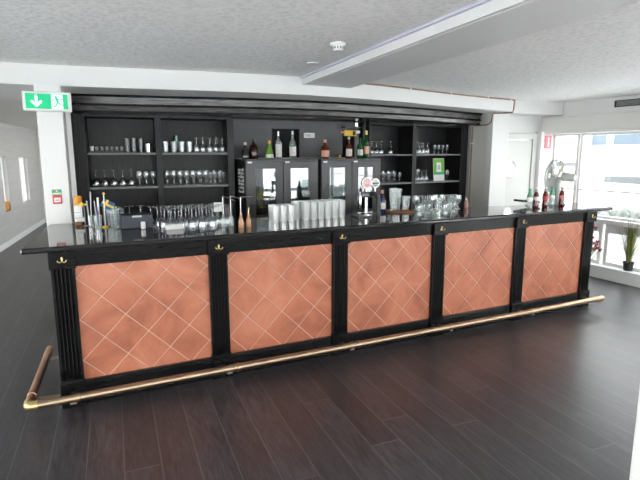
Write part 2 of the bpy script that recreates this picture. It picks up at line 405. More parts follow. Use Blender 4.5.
pg = MB(); pg.cyl((5.835, DW + .028, 1.455), (5.835, DW + .032, 1.455), .119, 'pane', 40); pg.build('pane', leaf)
hd = MB(); hd.cyl((6.19, DW - .03, .98), (6.10, DW - .03, .98), .009, 'chrome'); hd.cyl((6.19, DW + .01, .98), (6.19, DW - .03, .98), .009, 'chrome'); hd.build('door_handle', leaf)

# window wall: sill, glazing, ledge, header
o = MB(); o.box(XR, XR + .20, YB, 1.75, 0, .15, 'white', .004); o.box(XR - .012, XR + .20, YB, 1.75, .15, .168, 'white', .004); struct(o.build('wall_sill'))
o = MB(); o.box(XR, XR + .2, YB, 2.1, 2.15, CZ + .02, 'white'); struct(o.build('wall_right'))
o = MB(); o.box(XR - .10, XR + .2, YB, 1.80, 1.965, 2.165, 'warmwhite', .006); o.box(XR - .07, XR + .2, YB, 1.80, 1.94, 1.966, 'white'); struct(o.build('beam_window'))
o = MB(); o.box(XR + .02, XR + .20, YB, 1.75, .735, .795, 'white', .005); struct(o.build('trim_ledge'))
o = MB(); o.box(6.33, XR + .2, 1.75, 1.88, 0, 1.975, 'white', .006); struct(o.build('wall_post'))
gx = XR + .15
bays = [(1.32, 1.75)] + [(1.30 - 1.5 * (k + 1), 1.30 - 1.5 * k) for k in range(5)]
for y0, y1 in bays:
    f = MB()
    for q in ((y0, y0 + .04, .79, 1.95), (y1 - .03, y1, .79, 1.95), (y0 + .04, y1 - .03, .79, .83), (y0 + .04, y1 - .03, 1.91, 1.95), (y0 + .04, y1 - .03, 1.155, 1.175)): f.box(gx - .03, gx + .03, q[0], q[1], q[2], q[3], 'white')
    w = struct(f.build('window_%d' % wn)); wn += 1
    g = MB(); g.box(gx - .003, gx + .003, y0 + .03, y1 - .02, .82, 1.92, 'pane'); g.build('pane', w)
for y0, y1 in [(.86, 1.75)] + [(.82 - 1.5 * (k + 1), .82 - 1.5 * k) for k in range(5)]:
    f = MB()
    for q in ((y0, y0 + .05, .165, .74), (y1 - .05, y1, .165, .74), (y0 + .05, y1 - .05, .165, .215), (y0 + .05, y1 - .05, .61, .74)): f.box(gx - .03, gx + .03, q[0], q[1], q[2], q[3], 'white', .004)
    w = struct(f.build('window_%d' % wn)); wn += 1
    g = MB(); g.box(gx - .003, gx + .003, y0 + .04, y1 - .04, .2, .62, 'pane'); g.build('pane', w)

# wall with a row of big windows behind the camera
o = MB(); o.box(-4, 6.7, YB - .15, YB, 0, .55, 'white'); o.box(-4, 6.7, YB - .15, YB, 2.12, CZ + .06, 'white')
xs = [-3.0 + 1.55 * k for k in range(7)]
prev = -4.
for k in range(6): o.box(prev, xs[k], YB - .15, YB, .17, 2.12, 'white'); prev = xs[k] + 1.40
o.box(prev, 6.7, YB - .15, YB, .17, 2.12, 'white'); struct(o.build('wall_front'))
for k in range(6):
    a, b_ = xs[k], xs[k] + 1.40; f = MB()
    for q in ((a, a + .05, .17, 2.12), (b_ - .05, b_, .17, 2.12), (a + .05, b_ - .05, .17, .22), (a + .05, b_ - .05, .70, .78), (a + .05, b_ - .05, 2.07, 2.12)): f.box(q[0], q[1], YB - .11, YB - .05, q[2], q[3], 'white')
    f.box((a + b_) / 2 - .02, (a + b_) / 2 + .02, YB - .105, YB - .055, .21, 2.08, 'white')
    w = struct(f.build('window_%d' % wn)); wn += 1
    g = MB(); g.box(a + .04, b_ - .04, YB - .083, YB - .077, .21, 2.08, 'pane'); g.build('pane', w)

# white post close to the camera
o = MB(); o.box(2.352, 2.53, -2.48, -2.3, 0, CZ + .01, 'white', .01); struct(o.build('pillar_post'))

# ------------------------------------------------------------------ outside
o = MB(); o.box(-60, 80, -80, 80, -.4, -.3, 'ground'); struct(o.build('ground'))
bd = thing('building', 'white rendered building with blue grey windows across the yard', 'building', (12, 0, -.3))
o = MB(); o.box(0, .8, -14, 5.32, 0, 7, 'render'); o.build('wall', bd)
for k, (y0, y1) in enumerate([(4.66, 5.08), (3.55, 4.50), (2.0, 3.0), (0, 1)]):
    f = MB(); z0, z1 = 2.16, 3.1
    for q in ((y0 - .06, y0, z0, z1), (y1, y1 + .06, z0, z1), (y0 - .06, y1 + .06, z0 - .07, z0 - .001), (y0 - .06, y1 + .06, z1 + .001, z1 + .06)): f.box(-.05, 0, q[0], q[1], q[2], q[3], 'render')
    w = f.build('window', bd); g = MB(); g.box(-.02, .01, y0, y1, z0, z1, 'outglass'); g.build('pane', w)
o = MB(); o.box(-.5, 0, 2.6, 4.33, 1.28, 1.43, 'outgrey'); o.build('canopy', bd)
bd = thing('building', 'distant cream building with a grey roof edge behind the fan', 'building', (18, 8, -.3))
o = MB(); o.box(0, 5, 0, 12, 0, 1.46, 'cream'); o.build('wall', bd)
o = MB(); o.box(-.2, 5.2, -.2, 12.2, 1.46, 1.60, 'outgrey'); o.build('roof', bd)
# heather bed outside the ledge
hm = MB()
for k in range(150):
    y = random.uniform(-3, 1.7); x = random.uniform(7.25, 7.7); r = random.uniform(.07, .13)
    hm.lathe([(0, -r), (r * .7, -r * .7), (r, 0), (r * .75, r * .6), (r * .3, r * .9), (0, r)], 'hedge', (x, y, random.uniform(.68, .76)), 7)
hm.box(7.2, 7.75, -3, 1.8, -.3, .68, 'render')
tag(hm.build('hedge'), 'low grey green heather growing in a bed outside the window ledge', 'hedge', kind='stuff')

# ------------------------------------------------------------------ the bar
PITCH, PW = 1.011, .144
bar = thing('bar_counter', 'long black bar front with five copper coloured tile panels', 'bar counter')
o = MB()
o.box(.02, 5.18, .05, .44, .0, 1.06, 'black'); o.box(.02, .30, .44, .92, 0, 1.06, 'black'); o.build('carcass', bar)
o = MB(); o.box(.02, 5.18, .006, .05, .952, 1.06, 'black', .004); o.box(.02, 5.18, -.004, .05, 1.045, 1.06, 'black'); o.build('frieze', bar)
o = MB(); o.box(.02, 5.18, .004, .05, 0, .150, 'black', .004); o.box(.02, 5.18, -.002, .05, .150, .166, 'black', .004); o.build('plinth', bar)
# pilaster parts, each with cap block (> hook), shaft, base block
def shaft_mesh():
    pts = [(.003, .05)]; w0, w1 = .003, PW - .003
    pts.append((w0, 0.)); n = 5; pad = .012; step = (w1 - w0 - 2 * pad) / n
    for i in range(n):
        a = w0 + pad + i * step + .004; b = a + step - .008
        for k in range(7):
            th = PI * k / 6; pts.append(((a + b) / 2 - (b - a) / 2 * math.cos(th), .011 * math.sin(th)))
    pts += [(w1, 0.), (w1, .05)]
    g = MB(); g.prism(pts, .18, .952, 'blackv'); return g.mesh('shaft')
cap = MB(); cap.box(-.006, PW + .008, -.022, .05, .945, 1.06, 'black', .004); cap = cap.mesh('cap_block')
shm = shaft_mesh()
bas = MB(); bas.box(-.004, PW + .004, -.018, .05, 0, .176, 'black', .004); bas.box(-.001, PW + .001, -.012, .05, .176, .186, 'black', .003); bas = bas.mesh('base_block')
hk = MB(); HM = Matrix.Translation((PW / 2, -.022, 1.004)) @ Matrix.Scale(.74, 4) @ Matrix.Translation((-PW / 2, .022, -1.004))   # small double coat hook
hx = PW / 2
hk.box(hx - .008, hx + .008, -.028, -.021, .988, 1.024, 'brassbright', .003)
hk.lathe([(0, -.008), (.008, -.004), (.008, .004), (0, .008)], 'brassbright', (hx, -.032, 1.028), 10)
for sgn in (-1, 1):
    hk.tube(spline([(hx, -.028, .998), (hx + sgn * .012, -.036, .990), (hx + sgn * .024, -.044, .990), (hx + sgn * .032, -.046, 1.000), (hx + sgn * .034, -.044, 1.008)], 4), .0042, 'brassbright', 8)
hk.v = [tuple(HM @ Vector(p)) for p in hk.v]; hk = hk.mesh('hook')
for k in range(6):
    e = bpy.data.objects.new('pilaster', shm); C.objects.link(e); e.parent = bar; e.location = (k * PITCH, 0, 0)
    for nm, me in (('cap_block', cap), ('base_block', bas), ('hook', hk)):
        c = bpy.data.objects.new(nm, me); C.objects.link(c); c.parent = e
# tile panels: every tile clipped to the panel, on a grout bed
def clip(poly, x0, x1, z0, z1):
    for ax, lim, sg in ((0, x0, 1), (0, x1, -1), (1, z0, 1), (1, z1, -1)):
        out = []
        for i in range(len(poly)):
            a, b = poly[i], poly[(i + 1) % len(poly)]
            da, db = sg * (a[ax] - lim), sg * (b[ax] - lim)
            if da >= 0: out.append(a)
            if (da >= 0) != (db >= 0):
                t = da / (da - db); out.append((a[0] + (b[0] - a[0]) * t, a[1] + (b[1] - a[1]) * t))
        poly = out
        if len(poly) < 3: return []
    return poly
H = .1425
for k in range(5):
    px0, px1 = k * PITCH + PW - .002, (k + 1) * PITCH + .004
    cx = (px0 + px1) / 2; g = MB(); g.box(0, px1 - px0, .031, .05, .160, .957, 'grout')
    for i in range(-5, 6):
        for j in range(-5, 6):
            if (i + j) % 2: continue
            tx, tz = cx + i * H - .004, .582 + j * H; gap = .0032 * 1.414
            full = clip([(tx - H + gap, tz), (tx, tz - H + gap), (tx + H - gap, tz), (tx, tz + H - gap)], px0, px1, .162, .955)
            gi = gap + .005
            top = clip([(tx - H + gi, tz), (tx, tz - H + gi), (tx + H - gi, tz), (tx, tz + H - gi)], px0 + .001, px1 - .001, .163, .954)
            if len(full) < 3 or len(top) < 3: continue
            dy = random.uniform(-.0006, .0006)
            if len(full) == len(top):
                n = len(full)
                g.add([(p[0] - px0, .030, p[1]) for p in full] + [(p[0] - px0, .0265 + dy, p[1]) for p in top], [tuple(range(n, 2 * n))] + [(q, (q + 1) % n, n + (q + 1) % n, n + q) for q in range(n)], 'tile')
            else:
                n = len(full)
                g.add([(p[0] - px0, .0315, p[1]) for p in full] + [(p[0] - px0, .0275 + dy, p[1]) for p in full], [tuple(range(n, 2 * n))] + [(q, (q + 1) % n, n + (q + 1) % n, n + q) for q in range(n)], 'tile')
    t = g.build('tile_panel', bar, (px0, 0, 0))

# worktop with rounded nose
bm = bmesh.new()
outline = [(-.15, -.04), (-.14, -.052), (5.365, -.082), (5.385, -.07), (5.45, .33), (5.43, .47), (4.5, .52), (3.8, .66), (2.7, .74), (1.7, .76), (1.1, .84), (.62, 1.03), (.3, 1.10), (-.035, 1.10)]
fv = bm.faces.new([bm.verts.new((x, y, 1.062)) for x, y in outline])
ex = bmesh.ops.extrude_face_region(bm, geom=[fv]); bmesh.ops.translate(bm, verts=[v for v in ex['geom'] if isinstance(v, bmesh.types.BMVert)], vec=(0, 0, .038))
bmesh.ops.recalc_face_normals(bm, faces=bm.faces[:])
bmesh.ops.bevel(bm, geom=[e for e in bm.edges if abs(e.verts[0].co.z - e.verts[1].co.z) < 1e-4], offset=.013, segments=3, profile=.5, affect='EDGES')
me = bpy.data.meshes.new('countertop'); bm.to_mesh(me); bm.free(); me.materials.append(M['top'])
tag_o = bpy.data.objects.new('countertop', me); C.objects.link(tag_o)
tag(tag_o, 'polished black worktop lying along the whole bar', 'countertop')

# brass foot rail
fr = thing('foot_rail', 'brass foot rail running along the foot of the bar with a copper return', 'foot rail')
RZ, RY, RR = .146, -.20, .0255
o = MB(); o.cyl((-.135, RY, RZ), (5.13, RY, RZ), RR, 'brass', 20); o.build('rail', fr)
o = MB(); o.cyl((-.175, RY + .05, RZ), (-.095, .78, RZ), RR, 'coppertube', 20); r_ = o.build('return_rail', fr); r_['label'] = 'copper tube at the pillar end'
o = MB(); o.lathe([(0, 0), (.02, .002), (.0265, .008), (.0265, .03)], 'coppertube', M4=Matrix.Translation((-.093, .803, RZ)) @ Matrix.Rotation(PI / 2, 4, 'X'), seg=18); o.build('end_cap', fr)
o = MB(); o.tube(spline([(-.125, RY, RZ), (-.155, RY + .001, RZ), (-.174, RY + .012, RZ), (-.178, RY + .035, RZ), (-.175, RY + .06, RZ)], 5), .0285, 'brassbright', 18); e = o.build('elbow', fr); e['label'] = 'brighter brass elbow'
o = MB(); o.lathe([(.0285, 0), (.030, .01), (.0285, .035), (.02, .04), (.0, .041)], 'brass', M4=Matrix.Translation((5.12, RY, RZ)) @ Matrix.Rotation(PI / 2, 4, 'Y'), seg=18); o.build('end_cap', fr)
for k in range(6):
    x = k * PITCH + PW / 2 + .0
    if k == 5: x -= .02
    o = MB(); o.box(x - .016, x + .016, RY + .005, -.019, RZ - .040, RZ - .030, 'brass', .003); o.box(x - .020, x + .020, RY - .016, RY + .018, RZ - .038, RZ - .02, 'brass', .004); o.cyl((x - .02, RY, RZ), (x + .02, RY, RZ), .0285, 'brass', 18); o.box(x - .02, x + .02, -.028, -.0185, RZ - .098, RZ - .058, 'brass', .003)
    o.build('bracket', fr)
for x in (.10, 1.15, 2.16, 3.20, 4.2, 5.05):
    o = MB(); o.lathe([(.026, -.014), (.0295, -.012), (.0295, .012), (.026, .014)], 'brass', M4=Matrix.Translation((x, RY, RZ)) @ Matrix.Rotation(PI / 2, 4, 'Y'), seg=18); o.build('collar', fr)
for y in (-.04, .66):
    xx = -.175 + .08 * (y + .15) / .93
    o = MB(); o.prism([(xx, y - .02), (-.006, y - .045), (-.006, y + .0), (xx, y + .02)], RZ - .034, RZ - .026, 'brass'); o.lathe([(.0255, -.018), (.0285, -.016), (.0285, .016), (.0255, .018)], 'coppertube', M4=Matrix.Translation((xx, y, RZ)) @ Matrix.Rotation(-.086, 4, 'Z') @ Matrix.Rotation(PI / 2, 4, 'X'), seg=18); o.build('bracket', fr)

# ------------------------------------------------------------------ back bar
# curved cornice
cur = spline([(.19, 1.685), (.67, 1.60), (1.07, 1.53), (1.56, 1.42), (2.07, 1.365), (2.61, 1.34), (3.07, 1.39), (3.8, 1.505), (4.36, 1.635), (5.3, 1.90)], 6)
def sweep(prof, mt, name, parent):
    g = MB(); n = len(prof); v = []; f = []
    for i, p in enumerate(cur):
        a = Vector(cur[max(i - 1, 0)]); b = Vector(cur[min(i + 1, len(cur) - 1)]); d = (b - a).normalized(); nr = Vector((d.y, -d.x))
        for off, z in prof: v.append((p[0] + nr.x * off, p[1] + nr.y * off, z))
    for i in range(len(cur) - 1):
        for k in range(n): f.append((i * n + k, i * n + (k + 1) % n, (i + 1) * n + (k + 1) % n, (i + 1) * n + k))
    f.append(tuple(range(n))); f.append(tuple((len(cur) - 1) * n + k for k in range(n)))
    g.add(v, f, mt); return g.build(name, parent)
co = thing('cornice', 'curved black wooden cornice under the white soffit above the back bar', 'cornice')
sweep([(-.05, 2.21), (.025, 2.21), (.025, 2.197), (.012, 2.190), (-.05, 2.190)], 'black', 'moulding', co)
sweep([(-.05, 2.190), (.004, 2.190), (-.004, 2.128), (-.05, 2.128)], 'cornice', 'fascia', co)
sweep([(-.05, 2.128), (.016, 2.128), (.016, 2.112), (.002, 2.108), (-.05, 2.108)], 'black', 'moulding', co)
sweep([(-.05, 2.108), (-.006, 2.108), (-.014, 2.066), (-.05, 2.066)], 'cornice', 'fascia', co)
sweep([(-.34, 2.066), (-.004, 2.066), (-.004, 2.052), (-.34, 2.052)], 'black', 'soffit_board', co)

def shelf_unit(label, loc, rz, w, ups, shelves, depth, left_w):
    t = thing('shelf_cabinet', label, 'shelf cabinet', loc, rz)
    o = MB(); o.box(0, w, depth, depth + .02, 0, 2.05, 'shelfwood'); o.build('back_panel', t)
    for a, b in ups:
        o = MB()
        if b - a > .1:
            o.box(a, b, .0, depth, 0, 2.05, 'shelfwood', .003)
            for q in (.25, .55, .85): o.box(a + (b - a) * q - .008, a + (b - a) * q + .008, -.012, 0, 0, 2.05, 'shelfwood', .003)
        else: o.box(a, b, 0, depth, 0, 2.05, 'shelfwood', .003)
        o.build('upright', t)
    for i in range(len(ups) - 1):
        a, b = ups[i][1], ups[i + 1][0]
        for z in shelves:
            o = MB(); o.box(a, b, .012, depth, z - .022, z, 'shelfwood'); o.box(a, b, .004, .012, z - .022, z + .0, 'shelfedge', .002); o.build('shelf', t)
    o = MB(); o.box(0, w, .004, depth, 2.03, 2.052, 'shelfwood'); o.build('top_board', t)
    o = MB(); o.box(ups[0][1], ups[-1][0], -.22, depth, 0, .84, 'shelfwood', .004); o.box(ups[0][1], ups[-1][0], -.24, depth, .84, .875, 'top', .004); o.build('base_cabinet', t)
    return t
SL = (.200, 1.965, 0); RLZ = -.095
left_unit = shelf_unit('black stained shelf cabinet of two bays beside the white pillar', SL, RLZ, 1.565, [(0, .115), (.762, .822), (1.495, 1.565)], [1.342, 1.682], .33, .1)
SR = (3.58, 2.02, 0); RRZ = .045
right_unit = shelf_unit('black stained shelf cabinet of two bays between fridges and grey wall', SR, RRZ, 1.69, [(0, .03), (.70, .765), (1.56, 1.69)], [1.288, 1.660], .32, .05)
def on(unit, x, y, z):
    loc, rz = (SL, RLZ) if unit == 'L' else (SR, RRZ)
    return (loc[0] + x * math.cos(rz) - y * math.sin(rz), loc[1] + x * math.sin(rz) + y * math.cos(rz), z)

# middle: cabinet under the fridges, grey board with dark openings above
mid = thing('back_bar_cabinet', 'dark back bar cabinet with a grey board behind the fridge bottles', 'cabinet', (0, 0, 0))
o = MB(); o.box(1.80, 3.56, 1.57, 2.08, 0, .844, 'shelfwood'); o.build('base_cabinet', mid)
o = MB()
for x0, x1, z0, z1 in ((1.79, 2.30, .9, 2.06), (2.30, 2.65, 1.955, 2.06), (2.65, 3.235, .9, 2.06), (3.235, 3.46, 1.96, 2.06), (3.41, 3.47, .9, 1.96), (3.545, 3.575, .9, 2.06)): o.box(x0, x1, 2.09, 2.115, z0, z1, 'greyboard', .003)
o.build('back_board', mid)
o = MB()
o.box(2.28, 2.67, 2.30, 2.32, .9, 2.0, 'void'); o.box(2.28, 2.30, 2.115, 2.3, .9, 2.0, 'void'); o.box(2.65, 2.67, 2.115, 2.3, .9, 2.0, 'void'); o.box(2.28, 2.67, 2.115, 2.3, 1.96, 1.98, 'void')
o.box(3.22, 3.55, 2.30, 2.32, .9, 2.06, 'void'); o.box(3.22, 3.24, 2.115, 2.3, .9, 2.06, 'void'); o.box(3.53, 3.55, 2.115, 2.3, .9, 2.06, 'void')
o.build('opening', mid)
o = MB(); o.box(1.80, 3.54, 2.065, 2.09, 1.60, 1.622, 'plastic_grey'); o.build('ledge', mid)
o = MB(); o.box(2.70, 2.84, 2.06, 2.0895, 1.855, 1.915, 'paper', .006); o.box(2.72, 2.78, 2.057, 2.061, 1.87, 1.90, 'plastic_grey'); o.box(2.795, 2.825, 2.055, 2.061, 1.872, 1.90, 'plastic_white', .003)
tag(o.build('thermostat'), 'small white thermostat box on the grey board above the fridges', 'thermostat')
sg = thing('sign', 'yellow plate sign on the grey board above the green bottles', 'sign', (3.25, 2.08, 0))
o = MB(); o.box(0, .175, -.01, .008, 1.885, 1.955, 'yellow', .003); o.build('plate', sg)
o = MB(); o.box(.165, .225, -.014, -.004, 1.92, 1.955, 'paper'); o.build('white_tab', sg); o = MB(); o.box(-.05, -.005, -.012, .008, 1.92, 1.94, 'pinkred'); o.build('red_tab', sg); o = MB(); o.box(.12, .16, -.0115, -.009, 1.895, 1.945, 'plastic_black'); o.build('mark', sg)
lp = thing('spirit_measure', 'grey spirit measure fixed under the cornice above the yellow sign', 'spirit measure', (3.36, 1.98, 0))
o = MB(); o.box(-.17, .05, -.04, .07, 1.975, 1.99, 'greymetal', .003); o.build('bracket', lp)
o = MB(); o.lathe([(0, 0), (.016, 0), (.024, .02), (.024, .065), (.012, .075), (.012, .09), (0, .09)], 'chrome', (0, -.01, 1.975), 14); o.build('body', lp)

# fridges: body, two doors (> glass, handle), vents, plates
def fridge(label, loc, rz, w, contents):
    t = thing('bottle_fridge', label, 'fridge', loc, rz)
    D, z0, z1 = .46, .8455, 1.60
    o = MB(); th = .03
    o.box(0, th, .03, D, z0, z1, 'plastic_black'); o.box(w - th, w, .03, D, z0, z1, 'plastic_black'); o.box(0, w, D - .02, D, z0, z1, 'fridgein'); o.box(0, w, .03, D, z0, z0 + .05, 'plastic_black'); o.box(0, w, .0, D, z1 - .012, z1 + .012, 'fridge', .004)
    o.box(th, w - th, D - .025, D - .02, z0 + .05, z1 - .02, 'fridgein'); o.box(w / 2 - .008, w / 2 + .008, .02, .04, z0, z1, 'plastic_black')
    o.build('body', t)
    for z in (1.085,):
        o = MB(); o.box(th, w - th, .05, D - .03, z - .008, z, 'chrome'); o.build('shelf', t)
    dw = w / 2 - .006
    for k in range(2):
        x0 = k * (w / 2) + .003; g0, g1, gz0, gz1 = x0 + .105, x0 + dw - .085, 1.02, 1.512
        if k: g0, g1 = x0 + .085, x0 + dw - .105
        o = MB()
        o.box(x0, g0, 0, .03, z0 + .01, z1 - .014, 'fridge', .003); o.box(g1, x0 + dw, 0, .03, z0 + .01, z1 - .014, 'fridge', .003)
        o.box(g0 - .002, g1 + .002, 0, .03, z0 + .01, gz0, 'fridge', .002); o.box(g0 - .002, g1 + .002, 0, .03, gz1, z1 - .014, 'fridge', .002)
        dr = o.build('door', t)
        o = MB(); o.box(g0, g1, .006, .011, gz0, gz1, 'doorglass'); o.build('glass', dr)
        hxp = x0 + dw - .03 if k == 0 else x0 + .03
        o = MB(); o.box(x0 + .02, x0 + .07, -.006, .001, z1 - .03, z1 - .012, 'paper', .002); o.build('plate', dr)
    return t
F1, F1R, F1W = (1.800, 1.560, 0), .02, .855
f1 = fridge('anthracite two door bottle fridge with a vertical name strip on its side', F1, F1R, F1W, None)
o = MB()   # name strip with its row of letters up the side
o.box(-.004, 0, .04, .26, 1.24, 1.545, 'plastic_black'); ns = o.build('name_strip', f1)
o = MB()
z = 1.262
o.box(-.006, -.003, 0.063, 0.227, 1.255, 1.268, 'paper')
for k, h in enumerate([.030, .034, .028, .036, .030, .034, .026]):
    o.box(-.006, -.003, 0.05, 0.24, z + .004, z + .014, 'paper')
    if k % 3 == 0: o.box(-.006, -.003, 0.063, 0.091, z, z + h, 'paper'); o.box(-.006, -.003, 0.189, 0.22, z, z + h * .8, 'paper')
    elif k % 3 == 1: o.box(-.006, -.003, 0.121, 0.151, z, z + h, 'paper'); o.box(-.006, -.003, 0.063, 0.093, z + .01, z + h * .7, 'paper')
    else: o.box(-.006, -.003, 0.075, 0.215, z + h - .012, z + h - .005, 'paper'); o.box(-.006, -.003, 0.189, 0.22, z, z + h, 'paper')
    z += h + .006
o.build('lettering', ns)
F2, F2R, F2W = (2.676, 1.545, 0), .035, .80
f2 = fridge('anthracite two door bottle fridge behind the beer tap', F2, F2R, F2W, None)

# ------------------------------------------------------------------ glassware prototypes (placed by copying)
def gm(name, prof, mt, seg=14, flip=False, h=0, flat=False):
    if flip: prof = [(r, h - z) for r, z in prof][::-1]
    g = MB(); g.lathe(prof, mt, seg=seg)
    if flat: g.sm = [False] * len(g.sm)
    return g.mesh(name)
def tumbler(h, r0, r1, t=.003, base=.012): return [(0, 0), (r0, 0), (r1, h), (r1 - t, h), (r0 - t, base), (0, base)]
wine = [(0, 0), (.034, .001), (.034, .003), (.007, .009), (.004, .02), (.004, .072), (.012, .080), (.030, .100), (.037, .122), (.032, .165), (.030, .165), (.035, .122), (.028, .102), (.010, .083), (0, .082)]
goblet = [(0, 0), (.029, .001), (.029, .004), (.008, .012), (.006, .03), (.006, .055), (.018, .064), (.031, .085), (.0335, .11), (.029, .148), (.027, .148), (.0315, .11), (.029, .087), (.016, .067), (0, .065)]
coupe = [(0, 0), (.036, .001), (.036, .003), (.007, .010), (.0045, .02), (.0045, .085), (.015, .095), (.038, .115), (.040, .150), (.038, .150), (.036, .117), (.013, .098), (0, .097)]
small = [(0, 0), (.026, .001), (.026, .003), (.006, .008), (.005, .045), (.014, .055), (.0225, .07), (.024, .125), (.022, .125), (.0205, .072), (.012, .058), (0, .057)]
G = dict(
    wine_down=gm('wine_glass', wine, 'glass', flip=True, h=.165), wine=gm('wine_glass', wine, 'glass'),
    goblet=gm('goblet', goblet, 'glassthick'), goblet_down=gm('goblet', goblet, 'glassthick', flip=True, h=.148),
    coupe_down=gm('stemmed_glass', coupe, 'glass', flip=True, h=.150), small=gm('cordial_glass', small, 'glassthick'),
    shot=gm('shot_glass', tumbler(.05, .017, .022), 'glassthick', 12), tall=gm('tall_glass', tumbler(.145, .027, .033), 'glassclear'),
    tumbler=gm('tumbler', tumbler(.115, .030, .036), 'glassthick', 12, flat=True), beer=gm('beer_glass', tumbler(.155, .027, .034, .004, .022), 'glasswhite', 10, flat=True),
    beershort=gm('beer_glass', tumbler(.135, .029, .033, .004, .022), 'glasswhite', 10, flat=True), cup=gm('metal_cup', tumbler(.09, .030, .036, .002, .004), 'chrome'),
    green=gm('tall_glass', tumbler(.18, .022, .030), 'glassgreen'), mug=gm('dark_tumbler', tumbler(.145, .030, .034), 'glassclear'))
def put(kind, name, label, cat, loc, group, rz=None):
    o = bpy.data.objects.new(name, G[kind]); C.objects.link(o); o.location = loc; o.rotation_euler = (0, 0, 0. if rz is None else rz)
    return tag(o, label, cat, group)

# left cabinet, upper shelf
tz = 1.6825
tr = MB(); p = on('L', .29, .15, tz); tr.box(-.165, .165, -.06, .06, 0, .010, 'plastic_black', .004); tr.box(-.165, .165, -.06, -.054, .010, .018, 'plastic_black'); tr.box(-.165, .165, .054, .06, .010, .018, 'plastic_black')
tag(tr.build('tray', None, p, RLZ), 'black tray under the shot glasses on the upper shelf', 'tray')
for k in range(6):
    put('shot', 'shot_glass', 'shot glass on the black tray, %s from the empty white cup' % ORD[k], 'shot glass', on('L', .20 + .047 * k, .14, tz + .0105), 'shot glasses on the black tray')
c = thing('cup', 'white cup tipped beside the shot glasses on the black tray', 'cup', on('L', .153, .13, tz + .0105))
o = MB(); o.lathe(tumbler(.055, .014, .020), 'plastic_white', seg=14); o.build('body', c)
o = MB(); o.lathe([(0, .05), (.017, .052), (.017, .058), (0, .058)], 'plastic_black', seg=14); o.build('lid', c)
for k in range(3): put('mug', 'tall_tumbler', 'tall dark looking tumbler on the upper shelf, %s from the shot glass tray' % ORD[k], 'tumbler', on('L', .485 + .068 * k, .15, tz), 'tall tumblers beside the tray')
for k in range(2): put('cup', 'metal_cup', 'shiny metal cup on the upper shelf, %s' % ('beside the tall tumblers' if k == 0 else 'beside the middle upright'), 'cup', on('L', .694 + .028 * k, .10 + .10 * k, tz), 'metal cups')
# second bay
for k in range(4): put('tumbler', 'tumbler', 'clear tumbler on the upper shelf of the second bay, %s from the middle upright' % ORD[k], 'tumbler', on('L', .865 + .082 * k, .13, tz), 'clear tumblers on the upper shelf')
put('green', 'green_glass', 'tall green glass standing behind the clear tumblers on the upper shelf', 'glass', on('L', .985, .24, tz), None)
gp = G['green']
for k in range(5): put('goblet_down', 'goblet', 'upturned goblet on the upper shelf, %s from the clear tumblers' % ORD[k], 'goblet', on('L', 1.185 + .069 * k, .12 + .03 * (k % 2), tz), 'upturned goblets on the upper shelf')
for k in range(4): put('wine_down', 'wine_glass', 'upturned wine glass behind the goblets on the upper shelf, %s from the clear tumblers' % ORD[k], 'wine glass', on('L', 1.20 + .076 * k, .25, tz), 'wine glasses behind the upper goblets')
# lower shelf
tz = 1.3425
for k in range(5): put('wine_down', 'wine_glass', 'upturned wine glass on the lower shelf, %s from the pillar' % ORD[k], 'wine glass', on('L', .170 + .085 * k, .14, tz), 'upturned wine glasses near the pillar')
for k in range(3): put('goblet', 'goblet', 'round goblet in front on the lower first bay, %s from the wine glasses' % ORD[k], 'goblet', on('L', .588 + .069 * k, .13, tz), 'goblets of the first bay')
for k in range(3): put('goblet', 'goblet', 'upright goblet behind the front three of the lower first bay, %s from the wine glasses' % ORD[k], 'goblet', on('L', .588 + .069 * k, .24, tz), 'goblets at the back of the first bay')
for k in range(7): put('goblet', 'goblet', 'upright goblet on the lower shelf of the second bay, %s from the middle upright' % ORD[k], 'goblet', on('L', .862 + .068 * k, .13, tz), 'goblets of the second bay')
for k in range(4): put('small', 'cordial_glass', 'small stemmed glass on the lower shelf, %s from the goblets' % ORD[k], 'glass', on('L', 1.318 + .049 * k, .10, tz), 'small stemmed glasses')
for k in range(9): put('goblet', 'goblet', 'goblet in the back row of the second bay, %s from the middle upright' % ORD[k], 'goblet', on('L', .875 + .072 * k, .24, tz), 'back row of the second bay')

# right cabinet
tz = 1.6605
for k in range(4): put('wine_down', 'wine_glass', 'upturned wine glass on the top shelf beside the fridge bottles, %s from the fridge' % ORD[k], 'wine glass', on('R', .075 + .075 * k, .16, tz), 'wine glasses on the top shelf')
put('wine_down', 'wine_glass', 'upturned wine glass alone in the dark corner of the top shelf', 'wine glass', on('R', .47, .18, tz), None)
for k in range(4): put('goblet_down', 'goblet', 'low upturned goblet on the top shelf of the last bay, %s from the upright' % ORD[k], 'goblet', on('R', .82 + .075 * k, .11, tz), 'upturned goblets of the last bay')
for k in range(3): put('wine_down', 'wine_glass', 'upturned wine glass behind the goblets of the last bay, %s from the upright' % ORD[k], 'wine glass', on('R', .86 + .085 * k, .22, tz), 'wine glasses of the last bay')
for k in range(4): put('small', 'cordial_glass', 'small stemmed glass on the top shelf of the last bay, %s from the goblets' % ORD[k], 'glass', on('R', 1.20 + .075 * k, .14, tz), 'small glasses of the last bay')
tz = 1.2885
for k in range(7):
    put('small', 'cordial_glass', 'stemmed glass in the row on the lower shelf beside the fridge, %s from the fridge' % ORD[k], 'glass', on('R', .075 + .085 * k, .12, tz), 'front row on the lower shelf beside the fridge')
for k in range(6):
    put('goblet', 'goblet', 'goblet behind the stemmed row on the lower shelf, %s from the fridge' % ORD[k], 'goblet', on('R', .11 + .09 * k, .23, tz), 'back row on the lower shelf beside the fridge')
for k in range(4): put('goblet_down', 'goblet', 'goblet beside the green card on the lower shelf, %s from the upright' % ORD[k], 'goblet', on('R', .82 + .075 * k, .12, tz), 'goblets beside the green card')
